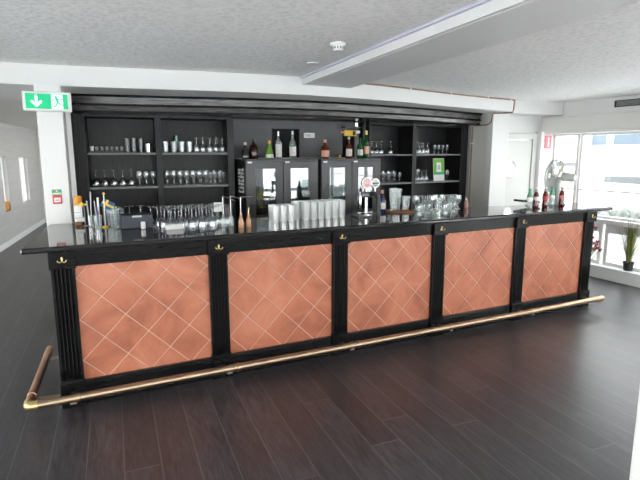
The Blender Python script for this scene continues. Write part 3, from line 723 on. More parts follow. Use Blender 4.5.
for k in range(3): put('wine', 'wine_glass', 'wine glass behind the goblets beside the green card, %s from the upright' % ORD[k], 'wine glass', on('R', .82 + .08 * k, .23, tz), 'wine glasses beside the green card')
for k in range(2): put('goblet', 'goblet', 'goblet beyond the green card, %s the card' % ('beside' if k == 0 else 'second from'), 'goblet', on('R', 1.38 + .085 * k, .16, tz), 'goblets beyond the green card')
cd = thing('menu_card', 'green and white stand up card on the lower shelf of the last bay', 'card', on('R', 1.235, .06, tz + .001), RRZ)
TM = Matrix.Rotation(-.10, 4, 'X')
o = MB(); o.box(-.098, .098, 0, .006, .0, .31, 'paper', M4=TM); o.box(-.03, .03, .02, .09, 0, .012, 'paper'); o.build('card', cd)
o = MB(); o.box(-.094, .094, -.0015, 0, .105, .305, 'lime', M4=TM); o.box(-.042, .042, -.003, -.0015, .125, .255, 'paper', M4=TM); o.box(-.022, .022, -.004, -.003, .155, .22, 'plastic_grey', M4=TM)
o.box(-.094, .094, -.003, -.0015, .085, .118, 'green', M4=TM); o.build('print', cd)

# ------------------------------------------------------------------ bottles
def bottle_proto(kind):
    P = {}
    if kind == 'liquor': P = dict(body=[(0, 0), (.038, 0), (.040, .006), (.040, .15), (.034, .178), (.016, .20), (.014, .27), (.016, .272), (.016, .285), (0, .285)], label=(.0405, .03, .13), cap=(.0165, .262, .296))
    if kind == 'squat': P = dict(body=[(0, 0), (.046, 0), (.050, .01), (.050, .10), (.040, .135), (.018, .155), (.015, .19), (0, .19)], label=(.0505, .02, .09), cap=(.018, .175, .21))
    if kind == 'flask': P = dict(body=[(0, 0), (.042, 0), (.046, .02), (.040, .08), (.018, .12), (.014, .15), (0, .15)], label=(.047, .012, .045), cap=(.017, .145, .175))
    if kind == 'spirit_tall': P = dict(body=[(0, 0), (.034, 0), (.036, .006), (.036, .17), (.030, .195), (.013, .215), (.012, .25), (0, .25)], label=(.0365, .02, .16), cap=(.012, .25, .30))
    if kind == 'beer': P = dict(body=[(0, 0), (.029, 0), (.031, .006), (.031, .12), (.024, .155), (.013, .185), (.012, .225), (.014, .227), (.014, .235), (0, .235)], label=(.0315, .03, .10), cap=(.0145, .225, .24))
    if kind == 'wine': P = dict(body=[(0, 0), (.035, 0), (.037, .006), (.037, .18), (.030, .21), (.015, .235), (.014, .315), (0, .315)], label=(.0375, .05, .14), cap=(.0155, .27, .318))
    if kind == 'soda': P = dict(body=[(0, 0), (.026, 0), (.029, .006), (.030, .03), (.026, .06), (.030, .095), (.028, .120), (.016, .155), (.012, .185), (0, .187)], label=(.0298, .075, .11), cap=(.0135, .182, .196))
    return P
def bottle(name, kind, label, loc, body='bdark', lab='label', cap='plastic_black', group=None, h=1., rz=0.):
    P = bottle_proto(kind); t = thing(name, label, 'bottle', loc, rz, group)
    o = MB(); o.lathe([(r, z * h) for r, z in P['body']], body, seg=18); o.build('body', t)
    r, a, b = P['label']
    if lab:
        # label sleeve follows the body between its two heights
        o = MB(); prof = []
        for q in range(6):
            z = a + (b - a) * q / 5; rr = r
            bd_ = P['body']
            for i in range(len(bd_) - 1):
                if bd_[i][1] <= z <= bd_[i + 1][1] and bd_[i + 1][1] > bd_[i][1]: rr = bd_[i][0] + (bd_[i + 1][0] - bd_[i][0]) * (z - bd_[i][1]) / (bd_[i + 1][1] - bd_[i][1]) + .0007
            prof.append((rr, z * h))
        v = []; f = []; seg = 18
        for rr, z in prof:
            for k in range(seg + 1): th = -PI / 2 - 1.35 + 2.7 * k / seg; v.append((rr * math.cos(th), rr * math.sin(th), z))
        for i in range(5):
            for k in range(seg): f.append((i * (seg + 1) + k, i * (seg + 1) + k + 1, (i + 1) * (seg + 1) + k + 1, (i + 1) * (seg + 1) + k))
        o.add(v, f, lab, True); o.build('label', t)
    r, a, b = P['cap']
    o = MB(); o.lathe([(0, a * h), (r, a * h), (r * .95, b * h), (0, b * h)], cap, seg=14); o.build('cap', t)
    return t
FT = 1.6125
def onf(which, x, y):
    l, r = (F1, F1R) if which == 1 else (F2, F2R)
    return (l[0] + x * math.cos(r) - y * math.sin(r), l[1] + x * math.sin(r) + y * math.cos(r), FT)
bottle('bottle', 'flask', 'small dark bottle with a white neck label at the shelf end of the fridges', onf(1, .065, .18), 'bdark', None, 'label', h=1.02)
bottle('bottle', 'squat', 'very dark red spirit bottle beside the small dark bottle on the fridge', onf(1, .165, .20), 'bdeep', None, 'plastic_black', h=1.05)
bottle('bottle', 'flask', 'round pale green liqueur bottle with an orange cap on the fridge', onf(1, .335, .17), 'blime', 'label', 'orange', h=1.13)
bottle('bottle', 'spirit_tall', 'slim clear bottle with a pink and white label on the fridge', onf(1, .445, .17), 'bclear', 'label', 'chrome')
bottle('bottle', 'liquor', 'clear spirit bottle with a broad white label and pourer on the fridge', onf(1, .615, .17), 'bclear', 'label', 'chrome', h=1.03)
bottle('bottle', 'squat', 'squat amber bottle with copper coloured neck above the gap between fridges', onf(2, .135, .17), 'bbrown', 'salmon', 'salmon', h=1.03)
bottle('bottle', 'liquor', 'amber whisky bottle with a white label under the yellow sign', onf(2, .455, .17), 'bbrown', 'label', 'label', h=.85)
bottle('bottle', 'wine', 'short green bottle with a white and orange label beside the whisky', onf(2, .605, .16), 'bgreen', 'label', 'bgreen', h=.75)
bottle('bottle', 'wine', 'tall green bottle with a gold neck at the end of the fridge', onf(2, .705, .18), 'bgreen', 'salmon', 'brassbright', h=1.03)
o = MB(); o.lathe([(0, 0), (.012, 0), (.012, .035), (.006, .045), (0, .045)], 'yellow', seg=12); tag(o.build('miniature_bottle', None, onf(2, .335, .17)), 'tiny yellow miniature bottle on the fridge beside the whisky', 'bottle')
# bottles inside the fridges
def inside(which, x, y, **kw):
    l, r = (F1, F1R) if which == 1 else (F2, F2R)
    return (l[0] + x * math.cos(r) - y * math.sin(r), l[1] + x * math.sin(r) + y * math.cos(r), 1.0855)
bottle('bottle', 'beer', 'pale bottle inside the first fridge door, beside the yellow one', inside(1, .13, .15), 'bclear', 'label', 'label')
bottle('bottle', 'beer', 'yellow bottle inside the first fridge door', inside(1, .205, .13), 'yellow', 'label', 'label', h=.95)
bottle('bottle', 'beer', 'grey bottle inside the first fridge door, beyond the yellow one', inside(1, .285, .15), 'bclear', 'labelpink', 'label')
bottle('bottle', 'beer', 'brown bottle inside the second fridge door', inside(1, .56, .15), 'bbrown', 'label', 'brassbright')
bottle('bottle', 'beer', 'green bottle inside the third fridge door', inside(2, .20, .14), 'bgreen', 'label', 'brassbright')
bottle('bottle', 'beer', 'pale bottle inside the third fridge door', inside(2, .12, .15), 'bclear', 'label', 'label')
bottle('bottle', 'beer', 'brown bottle inside the last fridge door behind the beer tap', inside(2, .57, .15), 'bbrown', 'label', 'brassbright')

# ------------------------------------------------------------------ things on the worktop
WZ = 1.1002
for k, (x, y, b_, l_, c_, lab) in enumerate([
    (4.40, .175, 'bclear', 'paper', 'green', 'clear water bottle with a green neck at the black stand end of the row'),
    (4.545, .22, 'bred', 'paper', 'plastic_white', 'dark red cola bottle between the two clear bottles, beside the first clear one'),
    (4.70, .235, 'bred', 'red', 'plastic_white', 'dark red cola bottle with a red label, middle of the five'),
    (4.83, .26, 'bclear', 'paper', 'green', 'clear water bottle with a green neck in front of the fan'),
    (4.955, .235, 'bred', 'pinkred', 'plastic_white', 'dark red cola bottle standing at the fan end of the row')]):
    bt = bottle('soda_bottle', 'soda', lab, (x, y, WZ), b_, l_, c_, 'soda bottles on the worktop', 1.08, -.5)
    if b_ == 'bclear':
        o = MB(); o.lathe([(.0285, .125), (.0165, .166), (.0130, .19), (.0130, .20)], 'green', seg=16); o.build('neck_sleeve', bt)
    else:
        o = MB(); o.lathe([(.0172, .168), (.0142, .190), (.0130, .200)], 'neckglass', seg=16); o.build('neck_sleeve', bt)

# black stand with a sloping plate
st = thing('card_terminal_stand', 'black stand with a sloping flat plate on the worktop near the bottles', 'stand', (4.70, .42, WZ))
o = MB(); o.lathe([(0, 0), (.06, 0), (.06, .008), (.02, .014), (0, .014)], 'plastic_black', seg=20); o.build('base', st)
o = MB(); o.box(-.03, .03, -.02, .02, .01, .032, 'plastic_black', .004); o.build('neck', st)
o = MB(); o.box(-.20, .08, -.06, .06, -.012, .012, 'plastic_black', .004, M4=Matrix.Translation((0, 0, .044)) @ Matrix.Rotation(.10, 4, 'Y')); o.build('plate', st)

# desk fan
fn = thing('desk_fan', 'pale grey desk fan turned sideways behind the soda bottles', 'fan', (5.03, .36, WZ), .0)
AX = Vector((-.27, .96, .06)).normalized()
FM = Matrix.Translation((0, 0, .315)) @ Vector((0, 0, 1)).rotation_difference(AX).to_matrix().to_4x4()
o = MB(); o.lathe([(0, 0), (.10, 0), (.10, .012), (.07, .03), (.045, .07), (.036, .14), (.030, .20), (0, .205)], 'plastic_grey', (.0, 0, 0), 24); o.build('base', fn)
o = MB(); o.tube([(0, 0, .19), (.01, 0, .24), (.03, .01, .305)], .024, 'plastic_grey', 14); o.build('neck', fn)
o = MB(); o.lathe([(0, -.155), (.03, -.153), (.047, -.13), (.050, -.05), (.046, -.02), (.03, -.005), (0, -.004)], 'plastic_grey', seg=24, M4=FM @ Matrix.Translation((0, 0, -.03))); o.build('motor_housing', fn)
o = MB(); o.lathe([(0, .02), (.022, .022), (.026, .04), (.022, .06), (0, .065)], 'plastic_white', seg=18, M4=FM); o.build('hub', fn)
for k in range(3):
    o = MB(); v = []; f = []
    for i in range(7):
        r = .022 + .135 * i / 6; w = .35 + .55 * math.sin(PI * min(1, .25 + .75 * i / 6))
        for j in range(7):
            a = 2 * PI * k / 3 + w * (j / 6 - .5) * 1.6; v.append((r * math.cos(a), r * math.sin(a), .04 + .022 * (j / 6 - .5) * 2))
    n = len(v); v2 = v + [(x, y, z - .002) for x, y, z in v]
    for i in range(6):
        for j in range(6): f.append((i * 7 + j, i * 7 + j + 1, i * 7 + j + 8, i * 7 + j + 7)); f.append((n + i * 7 + j, n + i * 7 + j + 7, n + i * 7 + j + 8, n + i * 7 + j + 1))
    o.add(v2, f, 'plastic_grey', True, FM); o.build('blade', fn)
o = MB()
for r, z in ((.185, .04), (.175, .075), (.12, .092), (.06, .098), (.175, .005), (.12, -.012)):
    o.tube([(r * math.cos(2 * PI * k / 40), r * math.sin(2 * PI * k / 40), z) for k in range(40)], .0032 if r < .18 else .007, 'wiregrey', 6, closed=True, M4=FM)
for k in range(36):
    a = 2 * PI * k / 36; q = (math.cos(a), math.sin(a))
    o.tube([(q[0] * r, q[1] * r, z) for r, z in ((.03, .099), (.06, .098), (.12, .092), (.165, .078), (.183, .055), (.185, .04), (.182, .015), (.165, .0), (.12, -.012), (.05, -.02))],  .0022, 'wiregrey', 5, M4=FM)
o.build('guard', fn)

# soap dispenser
so = thing('soap_dispenser', 'pink soap dispenser on the worktop by the grey wall', 'soap dispenser', (3.90, .56, WZ))
so.scale = (.8, .8, .8)
o = MB(); o.lathe([(0, 0), (.026, 0), (.028, .004), (.028, .085), (.018, .10), (.011, .105), (0, .105)], 'soap', seg=16); o.build('body', so)
o = MB(); o.lathe([(0, .1), (.012, .1), (.012, .115), (.004, .118), (.004, .135), (0, .135)], 'plastic_white', seg=12); o.tube([(0, 0, .134), (-.02, -.012, .136), (-.032, -.018, .128)], .0045, 'plastic_white', 8); o.build('pump', so)

# tray with jugs
o = MB(); o.lathe([(0, 0), (.145, 0), (.15, .006), (.15, .012), (.143, .012), (.14, .006), (0, .006)], 'traywood', seg=32); tag(o.build('round_tray', None, (3.055, .565, WZ)), 'round brown tray under the glass jugs on the worktop', 'tray')
def jug(label, loc, h, r, rz):
    t = thing('glass_jug', label, 'jug', loc, rz, None)
    o = MB(); o.lathe([(0, 0), (r * .72, 0), (r * .78, h * .1), (r * .92, h * .6), (r, h), (r - .005, h), (r * .86, h * .6), (r * .70, h * .12), (0, .02)], 'glassthick', seg=20); o.build('body', t)
    o = MB(); o.tube(spline([(r * .97, 0, h * .88), (r * 1.5, 0, h * .86), (r * 1.62, 0, h * .6), (r * 1.3, 0, h * .32), (r * .83, 0, h * .22)], 5), .007, 'glassthick', 8); o.build('handle', t)
    o = MB(); o.box(-.012, .012, -r - .018, -r + .004, h - .018, h - .002, 'glassthick', .004); o.build('spout', t)
    return t
jug('large clear glass jug on the brown tray beside the blue bottle', (3.005, .57, WZ + .0065), .225, .062, .4)
jug('small clear glass jug on the brown tray', (3.135, .575, WZ + .0065), .145, .042, .4)
bottle('bottle', 'wine', 'dark blue bottle with a white label behind the brown tray', (2.885, .62, WZ), 'bblue', 'label', 'salmon', h=.68)
# clutter of glasses past the tray
kinds = [('goblet_down', 'goblet'), ('tumbler', 'tumbler'), ('goblet', 'goblet'), ('tall', 'tall glass')]
for r_, (yy, n) in enumerate([(.545, 7), (.625, 7)]):
    for k in range(n):
        kd, nm = kinds[(k * 3 + r_) % 4] if k % 2 else kinds[(k + 2 * r_) % 4]
        put(kd, nm.replace(' ', '_'), 'clear %s in the %s row past the brown tray, %s from the tray' % (nm, 'front' if r_ == 0 else 'back', ORD[k]), 'glass', (3.275 + .078 * k + .02 * r_, yy - .012 * k * (.4 if r_ else .5) , WZ), 'glasses past the brown tray')

# beer tap
tp = thing('beer_tap', 'chrome beer tap with two round badges and a dark curved spout', 'beer tap', (2.63, .50, WZ))
o = MB(); o.lathe([(0, 0), (.055, 0), (.055, .01), (.035, .02), (0, .02)], 'chrome', seg=20); o.cyl((0, 0, .01), (0, 0, .19), .018, 'chrome', 16); o.build('column', tp)
o = MB(); o.box(-.07, .07, -.028, .028, .165, .215, 'greymetal', .012); o.build('crossbar', tp)
o = MB(); o.tube(spline([(.03, -.02, .195), (.06, -.045, .20), (.09, -.06, .165), (.098, -.065, .10), (.095, -.065, .03), (.095, -.065, .0)], 5), .022, 'plastic_black', 14); o.build('spout', tp)
for k, (x, m1, m2) in enumerate(((0., 'labelpink', 'label'), (.095, 'label', 'glassgreen'))):
    z = .30 if k == 0 else .295
    o = MB(); o.cyl((x, -.012, z), (x, .012, z), .052 if k == 0 else .045, 'chrome', 28); o.cyl((x, -.014, z), (x, -.011, z), .047 if k == 0 else .04, m1, 28); o.box(x - .006, x + .006, -.006, .006, .2, z - .04, 'chrome'); bdg = o.build('badge', tp)
    o = MB(); o.box(x - .034, x + .034, -.0155, -.0135, z - .006, z + .006, m2 if k == 0 else 'outgrey'); o.box(x - .02, x + .02, -.0155, -.0135, z - .024, z - .016, 'pinkred' if k == 0 else 'green'); o.build('print', bdg)
o = MB(); o.box(-.09, -.065, -.03, .01, .06, .19, 'chrome', .006); o.lathe([(0, 0), (.012, 0), (.014, .03), (0, .032)], 'chrome', (-.077, -.01, .19), 12); o.build('lever', tp)
o = MB(); o.box(-.05, .08, -.12, .03, 0, .012, 'greymetal', .004); tag(o.build('drip_tray', None, (2.50, .44, WZ)), 'small steel drip tray beside the beer tap', 'drip tray')

# beer glasses in a block
for r_, (yy, n) in enumerate(((.40, 10), (.475, 10), (.55, 10))):
    for k in range(n):
        if r_ == 0 and k in (3,): continue
        short = k < 3
        put('beershort' if short else 'beer', 'beer_glass', '%s beer glass, %s row of the block, %s from the oil bottles' % ('short' if short else 'tall', ('front', 'middle', 'back')[r_], ORD[k]), 'beer glass', (1.685 + .0725 * k + .012 * r_, yy + .004 * k, WZ), 'beer glasses in the block on the worktop')

# four pourer bottles, two clear and two amber
for k, (x, y, mt, lab) in enumerate(((1.215, .315, 'bclear', 'clear syrup bottle with a bent steel pourer beside the stemmed glasses'), (1.285, .345, 'bclear', 'clear syrup bottle with a bent steel pourer beside an amber one'), (1.330, .225, 'boil', 'amber syrup bottle with a long bent steel pourer'), (1.395, .235, 'boil', 'amber syrup bottle with a short pourer at the beer glass end'))):
    t = thing('pourer_bottle', lab, 'bottle', (x, y, WZ), 0, 'pourer bottles on the worktop')
    o = MB(); o.lathe([(0, 0), (.020, 0), (.022, .006), (.021, .05), (.010, .085), (.008, .115), (0, .115)], mt, seg=16); o.build('body', t)
    o = MB()
    if k < 3: o.tube(spline([(0, 0, .11), (0, 0, .20), (0, 0, .232), (.004, 0, .238), (.05, .0, .225 if k < 2 else .238), (.10, .0, .20 if k < 2 else .236)], 4), .0032, 'chrome', 8)
    else: o.tube([(0, 0, .11), (.003, 0, .135), (.006, 0, .155)], .004, 'brassbright', 8, r2=.002)
    o.build('pourer', t)

# stemmed glasses standing upside down in rows
cols = ['from the white napkins', 'from the white napkins']
for r_, (yy, x0, n) in enumerate(((.44, .83, 5), (.53, .80, 7), (.62, .762, 8), (.71, .72, 7))):
    for k in range(n):
        put('coupe_down', 'stemmed_glass', 'upturned stemmed glass, %s row beside the dark box, %s from the box' % (ORD[r_], ORD[k]), 'stemmed glass', (x0 + .083 * k, yy + .0 * k, WZ), 'upturned stemmed glasses in rows')
for k in range(2):
    put('coupe_down', 'stemmed_glass', 'upturned stemmed glass directly behind the dark box, %s from the tall glasses' % ORD[k], 'stemmed glass', (.57 + .085 * k, .81, WZ), 'stemmed glasses behind the dark box')
# tall glasses by the flag
for k, (x, y) in enumerate(((.44, .60), (.42, .68), (.49, .74), (.43, .77), (.40, .84), (.48, .85))):
    put('tall', 'tall_glass', 'tall clear glass in the cluster between flag and dark box, %s from the front' % ORD[k], 'glass', (x, y, WZ), 'tall glasses beside the flag')
# dark box and white device
bx = thing('cash_box', 'low blue black box on the worktop with a pale strip on its rim', 'box', (.597, .60, WZ), -.02)
o = MB(); o.box(-.115, .115, -.07, .07, 0, .105, 'plastic_blue', .005); o.build('body', bx)
o = MB(); o.box(-.035, .035, -.0725, -.07, .088, .102, 'plastic_grey'); o.build('strip', bx)
o = MB(); o.box(-.017, .017, -.011, .011, 0, .058, 'plastic_white', .008); o.box(-.011, .011, -.0118, -.0108, .035, .050, 'paper'); tag(o.build('card_reader', None, (.632, .485, WZ)), 'small white upright device in front of the blue black box', 'device')
np_ = MB(); np_.box(-.062, .062, -.03, .03, 0, .022, 'paper', .004); np_.box(-.060, .064, -.031, .029, .0225, .034, 'paper', .003); tag(np_.build('napkin_stack', None, (.845, .375, WZ), -.03), 'stack of white paper napkins on the worktop before the stemmed glasses', 'napkins')
cr = thing('price_card', 'small white card stand behind the stemmed glasses near the pourer bottles', 'card', (1.285, .745, WZ))
o = MB(); o.box(-.036, .036, -.003, .003, .075, .155, 'paper', M4=Matrix.Identity(4)); o.build('card', cr); o = MB(); o.cyl((0, .004, 0), (0, .004, .15), .003, 'chrome', 8); o.lathe([(0, 0), (.025, 0), (.025, .004), (0, .005)], 'chrome', seg=14); o.build('stand', cr)

# pens, stirrers and the flag in their holder
fl = thing('flag', 'small blue flag with a yellow cross standing on the worktop', 'flag', (.375, .72, WZ), -.1)
o = MB(); o.cyl((0, 0, .006), (.004, 0, .255), .0035, 'plastic_white', 8); o.lathe([(0, -.01), (.009, -.004), (.009, .008), (0, .014)], 'yellow', (.004, 0, .262), 12); o.build('pole', fl)
o = MB(); o.lathe([(0, 0), (.022, 0), (.022, .008), (.006, .014), (0, .014)], 'yellow', seg=16); o.build('base', fl)
RF = Matrix.Translation((.006, 0, .23)) @ Matrix.Rotation(.55, 4, 'Y')
o = MB()
nx, nz = 12, 8; W_, H_ = .095, .068; v = []; f = []
for i in range(nx + 1):
    for j in range(nz + 1): v.append((W_ * i / nx, .006 * math.sin(i * .7) , -H_ * j / nz))
for k, (a, b_, c, d, mt) in enumerate(((0, 3, 0, 3, 'blue'), (3, 5, 0, 8, 'yellow'), (0, 3, 3, 5, 'yellow'), (5, 12, 3, 5, 'yellow'), (0, 3, 5, 8, 'blue'), (5, 12, 0, 3, 'blue'), (5, 12, 5, 8, 'blue'))):
    ff = [(i * (nz + 1) + j, (i + 1) * (nz + 1) + j, (i + 1) * (nz + 1) + j + 1, i * (nz + 1) + j + 1) for i in range(a, b_) for j in range(c, d)]
    o.add(v, ff, mt, True, RF)
o.build('cloth', fl)
hl = thing('pen_holder', 'clear holder with white sticks beside the small flag', 'holder', (.325, .72, WZ))
o = MB(); o.lathe(tumbler(.10, .026, .030), 'glassthick', seg=16); o.build('cup', hl)
for k, (a, b_, h, mt, rr) in enumerate(((.012, .0, .235, 'plastic_white', .008), (-.008, .008, .21, 'plastic_grey', .004), (.004, -.012, .17, 'blue', .005))):
    o = MB(); o.cyl((a * .6, b_ * .6, .013), (a * 1.3 - .006, b_ * 1.3, h), rr, mt, 10)
    if k == 0: o.cyl((a * .6, b_ * .6 - .001, .08), (a * .95, b_ - .001, .135), rr * 1.08, 'salmon', 10)
    o.build('stick', hl)
wk = thing('straw_jar', 'steel jar with two long stirrers near the pillar', 'jar', (.275, .80, WZ))
o = MB(); o.lathe(tumbler(.09, .020, .022), 'glass', seg=14); o.build('cup', wk)
for a, h in ((-.008, .20), (.006, .27)):
    o = MB(); o.cyl((a, 0, .013), (a * 2.2, .01, h), .005, 'plastic_grey', 8); o.lathe([(0, -.008), (.008, 0), (0, .01)], 'plastic_grey', (a * 2.2, .01, h), 10); o.build('stirrer', wk)
o = MB(); o.box(-.004, .004, -.004, .004, 0, .185, 'greymetal'); o.box(-.045, .02, -.004, .004, .165, .182, 'yellow', .003); o.box(-.022, -.008, -.0045, .0045, .152, .195, 'yellow', .003); o.box(-.02, .02, -.015, .015, 0, .006, 'greymetal'); tag(o.build('cross_marker', None, (.235, .86, WZ)), 'small yellow cross on a thin stand next to the pillar', 'marker')
# boxes stacked behind the pillar edge
for k, (z0, z1, w_, mt, lab) in enumerate(((0, .028, .05, 'traywood', 'brown block at the bottom of the stack beside the pillar'), (.029, .062, .075, 'plastic_white', 'white box in the stack beside the pillar, above the brown block'), (.063, .105, .06, 'plastic_white', 'white box in the middle of the stack beside the pillar'), (.106, .165, .06, 'paper', 'white box below the orange tub beside the pillar'))):
    o = MB(); o.box(0, w_, -.03, .03, 0, z1 - z0, mt, .006); tag(o.build('box', None, (.163, .95, WZ + z0)), lab, 'box')
o = MB(); o.lathe([(0, 0), (.028, 0), (.03, .004), (.03, .058), (.027, .062), (.027, .07), (0, .07)], 'orange', seg=18); tag(o.build('tub', None, (.195, .95, WZ + .1652)), 'orange tub on top of the white boxes beside the pillar', 'tub')

# ------------------------------------------------------------------ things on walls and ceiling
ex_ = thing('exit_sign', 'green lit exit sign with arrow and running figure under the soffit', 'exit sign', (-.128, 1.06, 2.003))
o = MB(); o.box(-.006, .337, -.0, .05, 0, .150, 'plastic_white', .008); o.box(.08, .25, .005, .045, .150, .207, 'plastic_white'); o.build('housing', ex_)
o = MB(); o.box(.016, .310, -.004, .001, .018, .133, 'exitgreen'); o.build('panel', ex_)
o = MB(); y = -.0055
def poly(pts, mt='exitwhite', yy=-.0055): o.add([(x, yy, z) for x, z in pts] + [(x, -.003, z) for x, z in pts], [tuple(range(len(pts)))[::-1]] + [(i, (i + 1) % len(pts), len(pts) + (i + 1) % len(pts), len(pts) + i) for i in range(len(pts))], mt)
poly([(.082, .122), (.098, .122), (.098, .06), (.116, .080), (.128, .080), (.128, .068), (.090, .030), (.052, .068), (.052, .080), (.064, .080), (.082, .06)])
o.build('arrow', ex_)
o = MB(); poly([(.195, .022), (.275, .022), (.275, .128), (.195, .128)]); o.build('doorway', ex_)
o = MB(); g_ = 'exitgreen'
def limb(a, b_, w):
    d = Vector((b_[0] - a[0], b_[1] - a[1])).normalized(); n = Vector((-d.y, d.x)) * w / 2
    poly([(a[0] - n.x, a[1] - n.y), (b_[0] - n.x, b_[1] - n.y), (b_[0] + n.x, b_[1] + n.y), (a[0] + n.x, a[1] + n.y)], g_, -.0075)
poly([(.228 + .010 * math.cos(k * PI / 6), .113 + .010 * math.sin(k * PI / 6)) for k in range(12)], g_, -.0075)
limb((.232, .104), (.240, .066), .017); limb((.228, .099), (.205, .092), .008); limb((.205, .092), (.200, .075), .008); limb((.236, .099), (.258, .088), .008); limb((.258, .088), (.272, .098), .008)
limb((.236, .068), (.226, .046), .011); limb((.226, .046), (.205, .032), .010); limb((.241, .068), (.262, .052), .011); limb((.262, .052), (.292, .046), .009)
o.build('running_figure', ex_)

cp = thing('fire_call_point', 'red fire alarm call point with a green sign on the white pillar', 'fire alarm', (.045, 1.108, 1.265))
o = MB(); o.box(-.034, .034, 0, .028, 0, .072, 'red', .006); o.build('box', cp)
o = MB(); o.box(-.024, .024, -.003, .001, .014, .052, 'paper', .003); o.box(-.016, .016, -.004, -.002, .028, .036, 'pinkred'); o.build('break_glass', cp)
o = MB(); o.box(-.035, .035, .012, .022, .075, .118, 'green', .002); o.box(-.03, .03, .0105, .0125, .080, .090, 'paper'); o.box(-.012, .012, .0105, .0125, .096, .114, 'pinkred'); o.box(-.004, .004, .0095, .011, .099, .111, 'paper'); o.build('sign', cp)

fs = thing('fire_sign', 'red fire extinguisher sign on the white post beside the door', 'sign', (6.555, 1.535, 1.715))
fs.location = (6.40, 1.7415, 0)
o = MB(); o.box(.0, .135, .0, .008, 1.735, 1.925, 'pinkred', .002); o.build('plate', fs)
o = MB(); o.box(.052, .088, -.003, .001, 1.76, 1.89, 'paper', .006); o.box(.060, .080, -.003, .001, 1.885, 1.905, 'paper', .003); o.build('symbol', fs)

dt = thing('smoke_detector', 'white round smoke detector on the ceiling beside the boxed beam', 'smoke detector', (1.772, -.549, CZ))
o = MB(); o.lathe([(0, 0), (.048, 0), (.050, -.006), (.048, -.020), (0, -.020)], 'plastic_white', seg=28); o.build('base', dt)
o = MB(); o.lathe([(.036, -.020), (.036, -.042), (.028, -.050), (0, -.052)], 'plastic_white', seg=24)
for k in range(12):
    a = 2 * PI * k / 12; o.box(-.004, .004, .030, .0375, -.038, -.026, 'greymetal', M4=Matrix.Rotation(a, 4, 'Z'))
o.build('head', dt)
o = MB(); o.lathe([(0, 0), (.05, 0), (.048, -.006), (.03, -.008), (0, -.008)], 'ceiling', seg=24); tag(o.build('ceiling_disc', None, (1.935, .178, CZ)), 'flat pale round cover on the ceiling near the soffit', 'cover')
o = MB(); o.lathe([(0, 0), (.04, 0), (.038, -.008), (.02, -.01), (0, -.01)], 'greymetal', seg=24); tag(o.build('downlight', None, (-.85, 3.4, 2.235)), 'small dark round fitting in the corridor ceiling', 'ceiling fitting')

vg = thing('air_vent', 'long slatted air vent grille above the windows', 'air vent', (XR, 0, 0))
o = MB(); o.box(-.008, .01, -.6, .77, 2.245, 2.255, 'greymetal'); o.box(-.008, .01, -.6, .77, 2.318, 2.328, 'greymetal'); o.box(-.008, .01, .75, .77, 2.245, 2.328, 'greymetal'); o.box(-.008, .01, -.62, -.6, 2.245, 2.328, 'greymetal'); o.box(.0, .012, -.6, .77, 2.25, 2.32, 'void'); o.build('frame', vg)
o = MB()
for k in range(45): y = -.59 + .030 * k; o.box(-.006, .004, y, y + .008, 2.252, 2.32, 'plastic_grey')
o.box(-.007, .004, -.6, .76, 2.283, 2.289, 'plastic_grey'); o.build('slats', vg)

# copper pipe round the end of the soffit
def fy(x):
    for i in range(len(front) - 1):
        a, b_ = front[i], front[i + 1]
        if a[0] <= x <= b_[0]: return a[1] + (b_[1] - a[1]) * (x - a[0]) / (b_[0] - a[0])
    return 1.46
pts = [(x, fy(x) - .014, 2.355) for x in [2.62 + .12 * k for k in range(23)]] + [(5.40, 1.444, 2.355), (5.462, 1.462, 2.352), (5.478, 1.482, 2.335), (5.478, 1.49, 2.24), (5.472, 1.50, 2.205), (5.46, 1.53, 2.199), (5.325, 1.69, 2.199), (5.318, 1.70, 2.185), (5.322, 1.72, 2.09), (5.34, 1.80, 2.055), (5.36, 2.05, 2.055), (5.33, 2.065, 2.055), (5.312, 2.065, 2.04), (5.312, 2.065, .7)]
pp = thing('copper_pipe', 'thin copper pipe along the soffit edge and down beside the grey wall', 'pipe')
o = MB(); o.tube(pts, .0085, 'pipe', 10); o.build('pipe', pp)
for x in (2.70, 3.5, 4.2, 4.9, 5.36):
    o = MB(); y = fy(x) - .014; o.box(x - .010, x + .010, y - .012, y + .014, 2.343, 2.368, 'plastic_white', .003); o.build('clip', pp)
o = MB(); o.box(5.296, 5.33, 2.05, 2.08, 1.80, 1.815, 'plastic_white', .002); o.build('clip', pp)

# ------------------------------------------------------------------ plants
pl_ = thing('potted_grass', 'tall ornamental grass in a black pot on the window sill', 'plant', (6.552, .435, .168))
o = MB(); o.lathe([(0, 0), (.050, 0), (.062, .10), (.066, .102), (.066, .115), (.058, .115), (.055, .1), (0, .098)], 'pot', seg=24); o.build('pot', pl_)
o = MB(); o.lathe([(.055, .1), (0, .104)], 'soil', seg=20); o.build('soil', pl_)
o = MB()
for k in range(170):
    a = random.uniform(0, 2 * PI); r0 = random.uniform(0, .03); hh = random.uniform(.32, .60); le = random.uniform(.05, .26) * random.uniform(.6, 1)
    w = random.uniform(.003, .007); dx, dy = math.cos(a), math.sin(a); v = []; f = []
    if dx > .1: le *= .25
    elif abs(dy) < .5: le *= .6
    for i in range(7):
        s = i / 6; r = r0 + le * s ** 1.4; z = .1 + hh * s * (1 - .12 * s * le * 6); ww = w * (1 - s * .6)
        v += [(dx * r - dy * ww, dy * r + dx * ww, z), (dx * r + dy * ww, dy * r - dx * ww, z)]
    f = [(2 * i, 2 * i + 1, 2 * i + 3, 2 * i + 2) for i in range(6)]
    o.add(v, f, 'grassleaf', True)
o.build('blades', pl_)
fp = thing('flowering_plant', 'dark red flowers behind the window end of the bar', 'plant', (5.86, .62, 0))
o = MB(); o.lathe([(0, 0), (.09, 0), (.12, .22), (.11, .22), (.08, .02), (0, .02)], 'pot', seg=20); o.build('pot', fp)
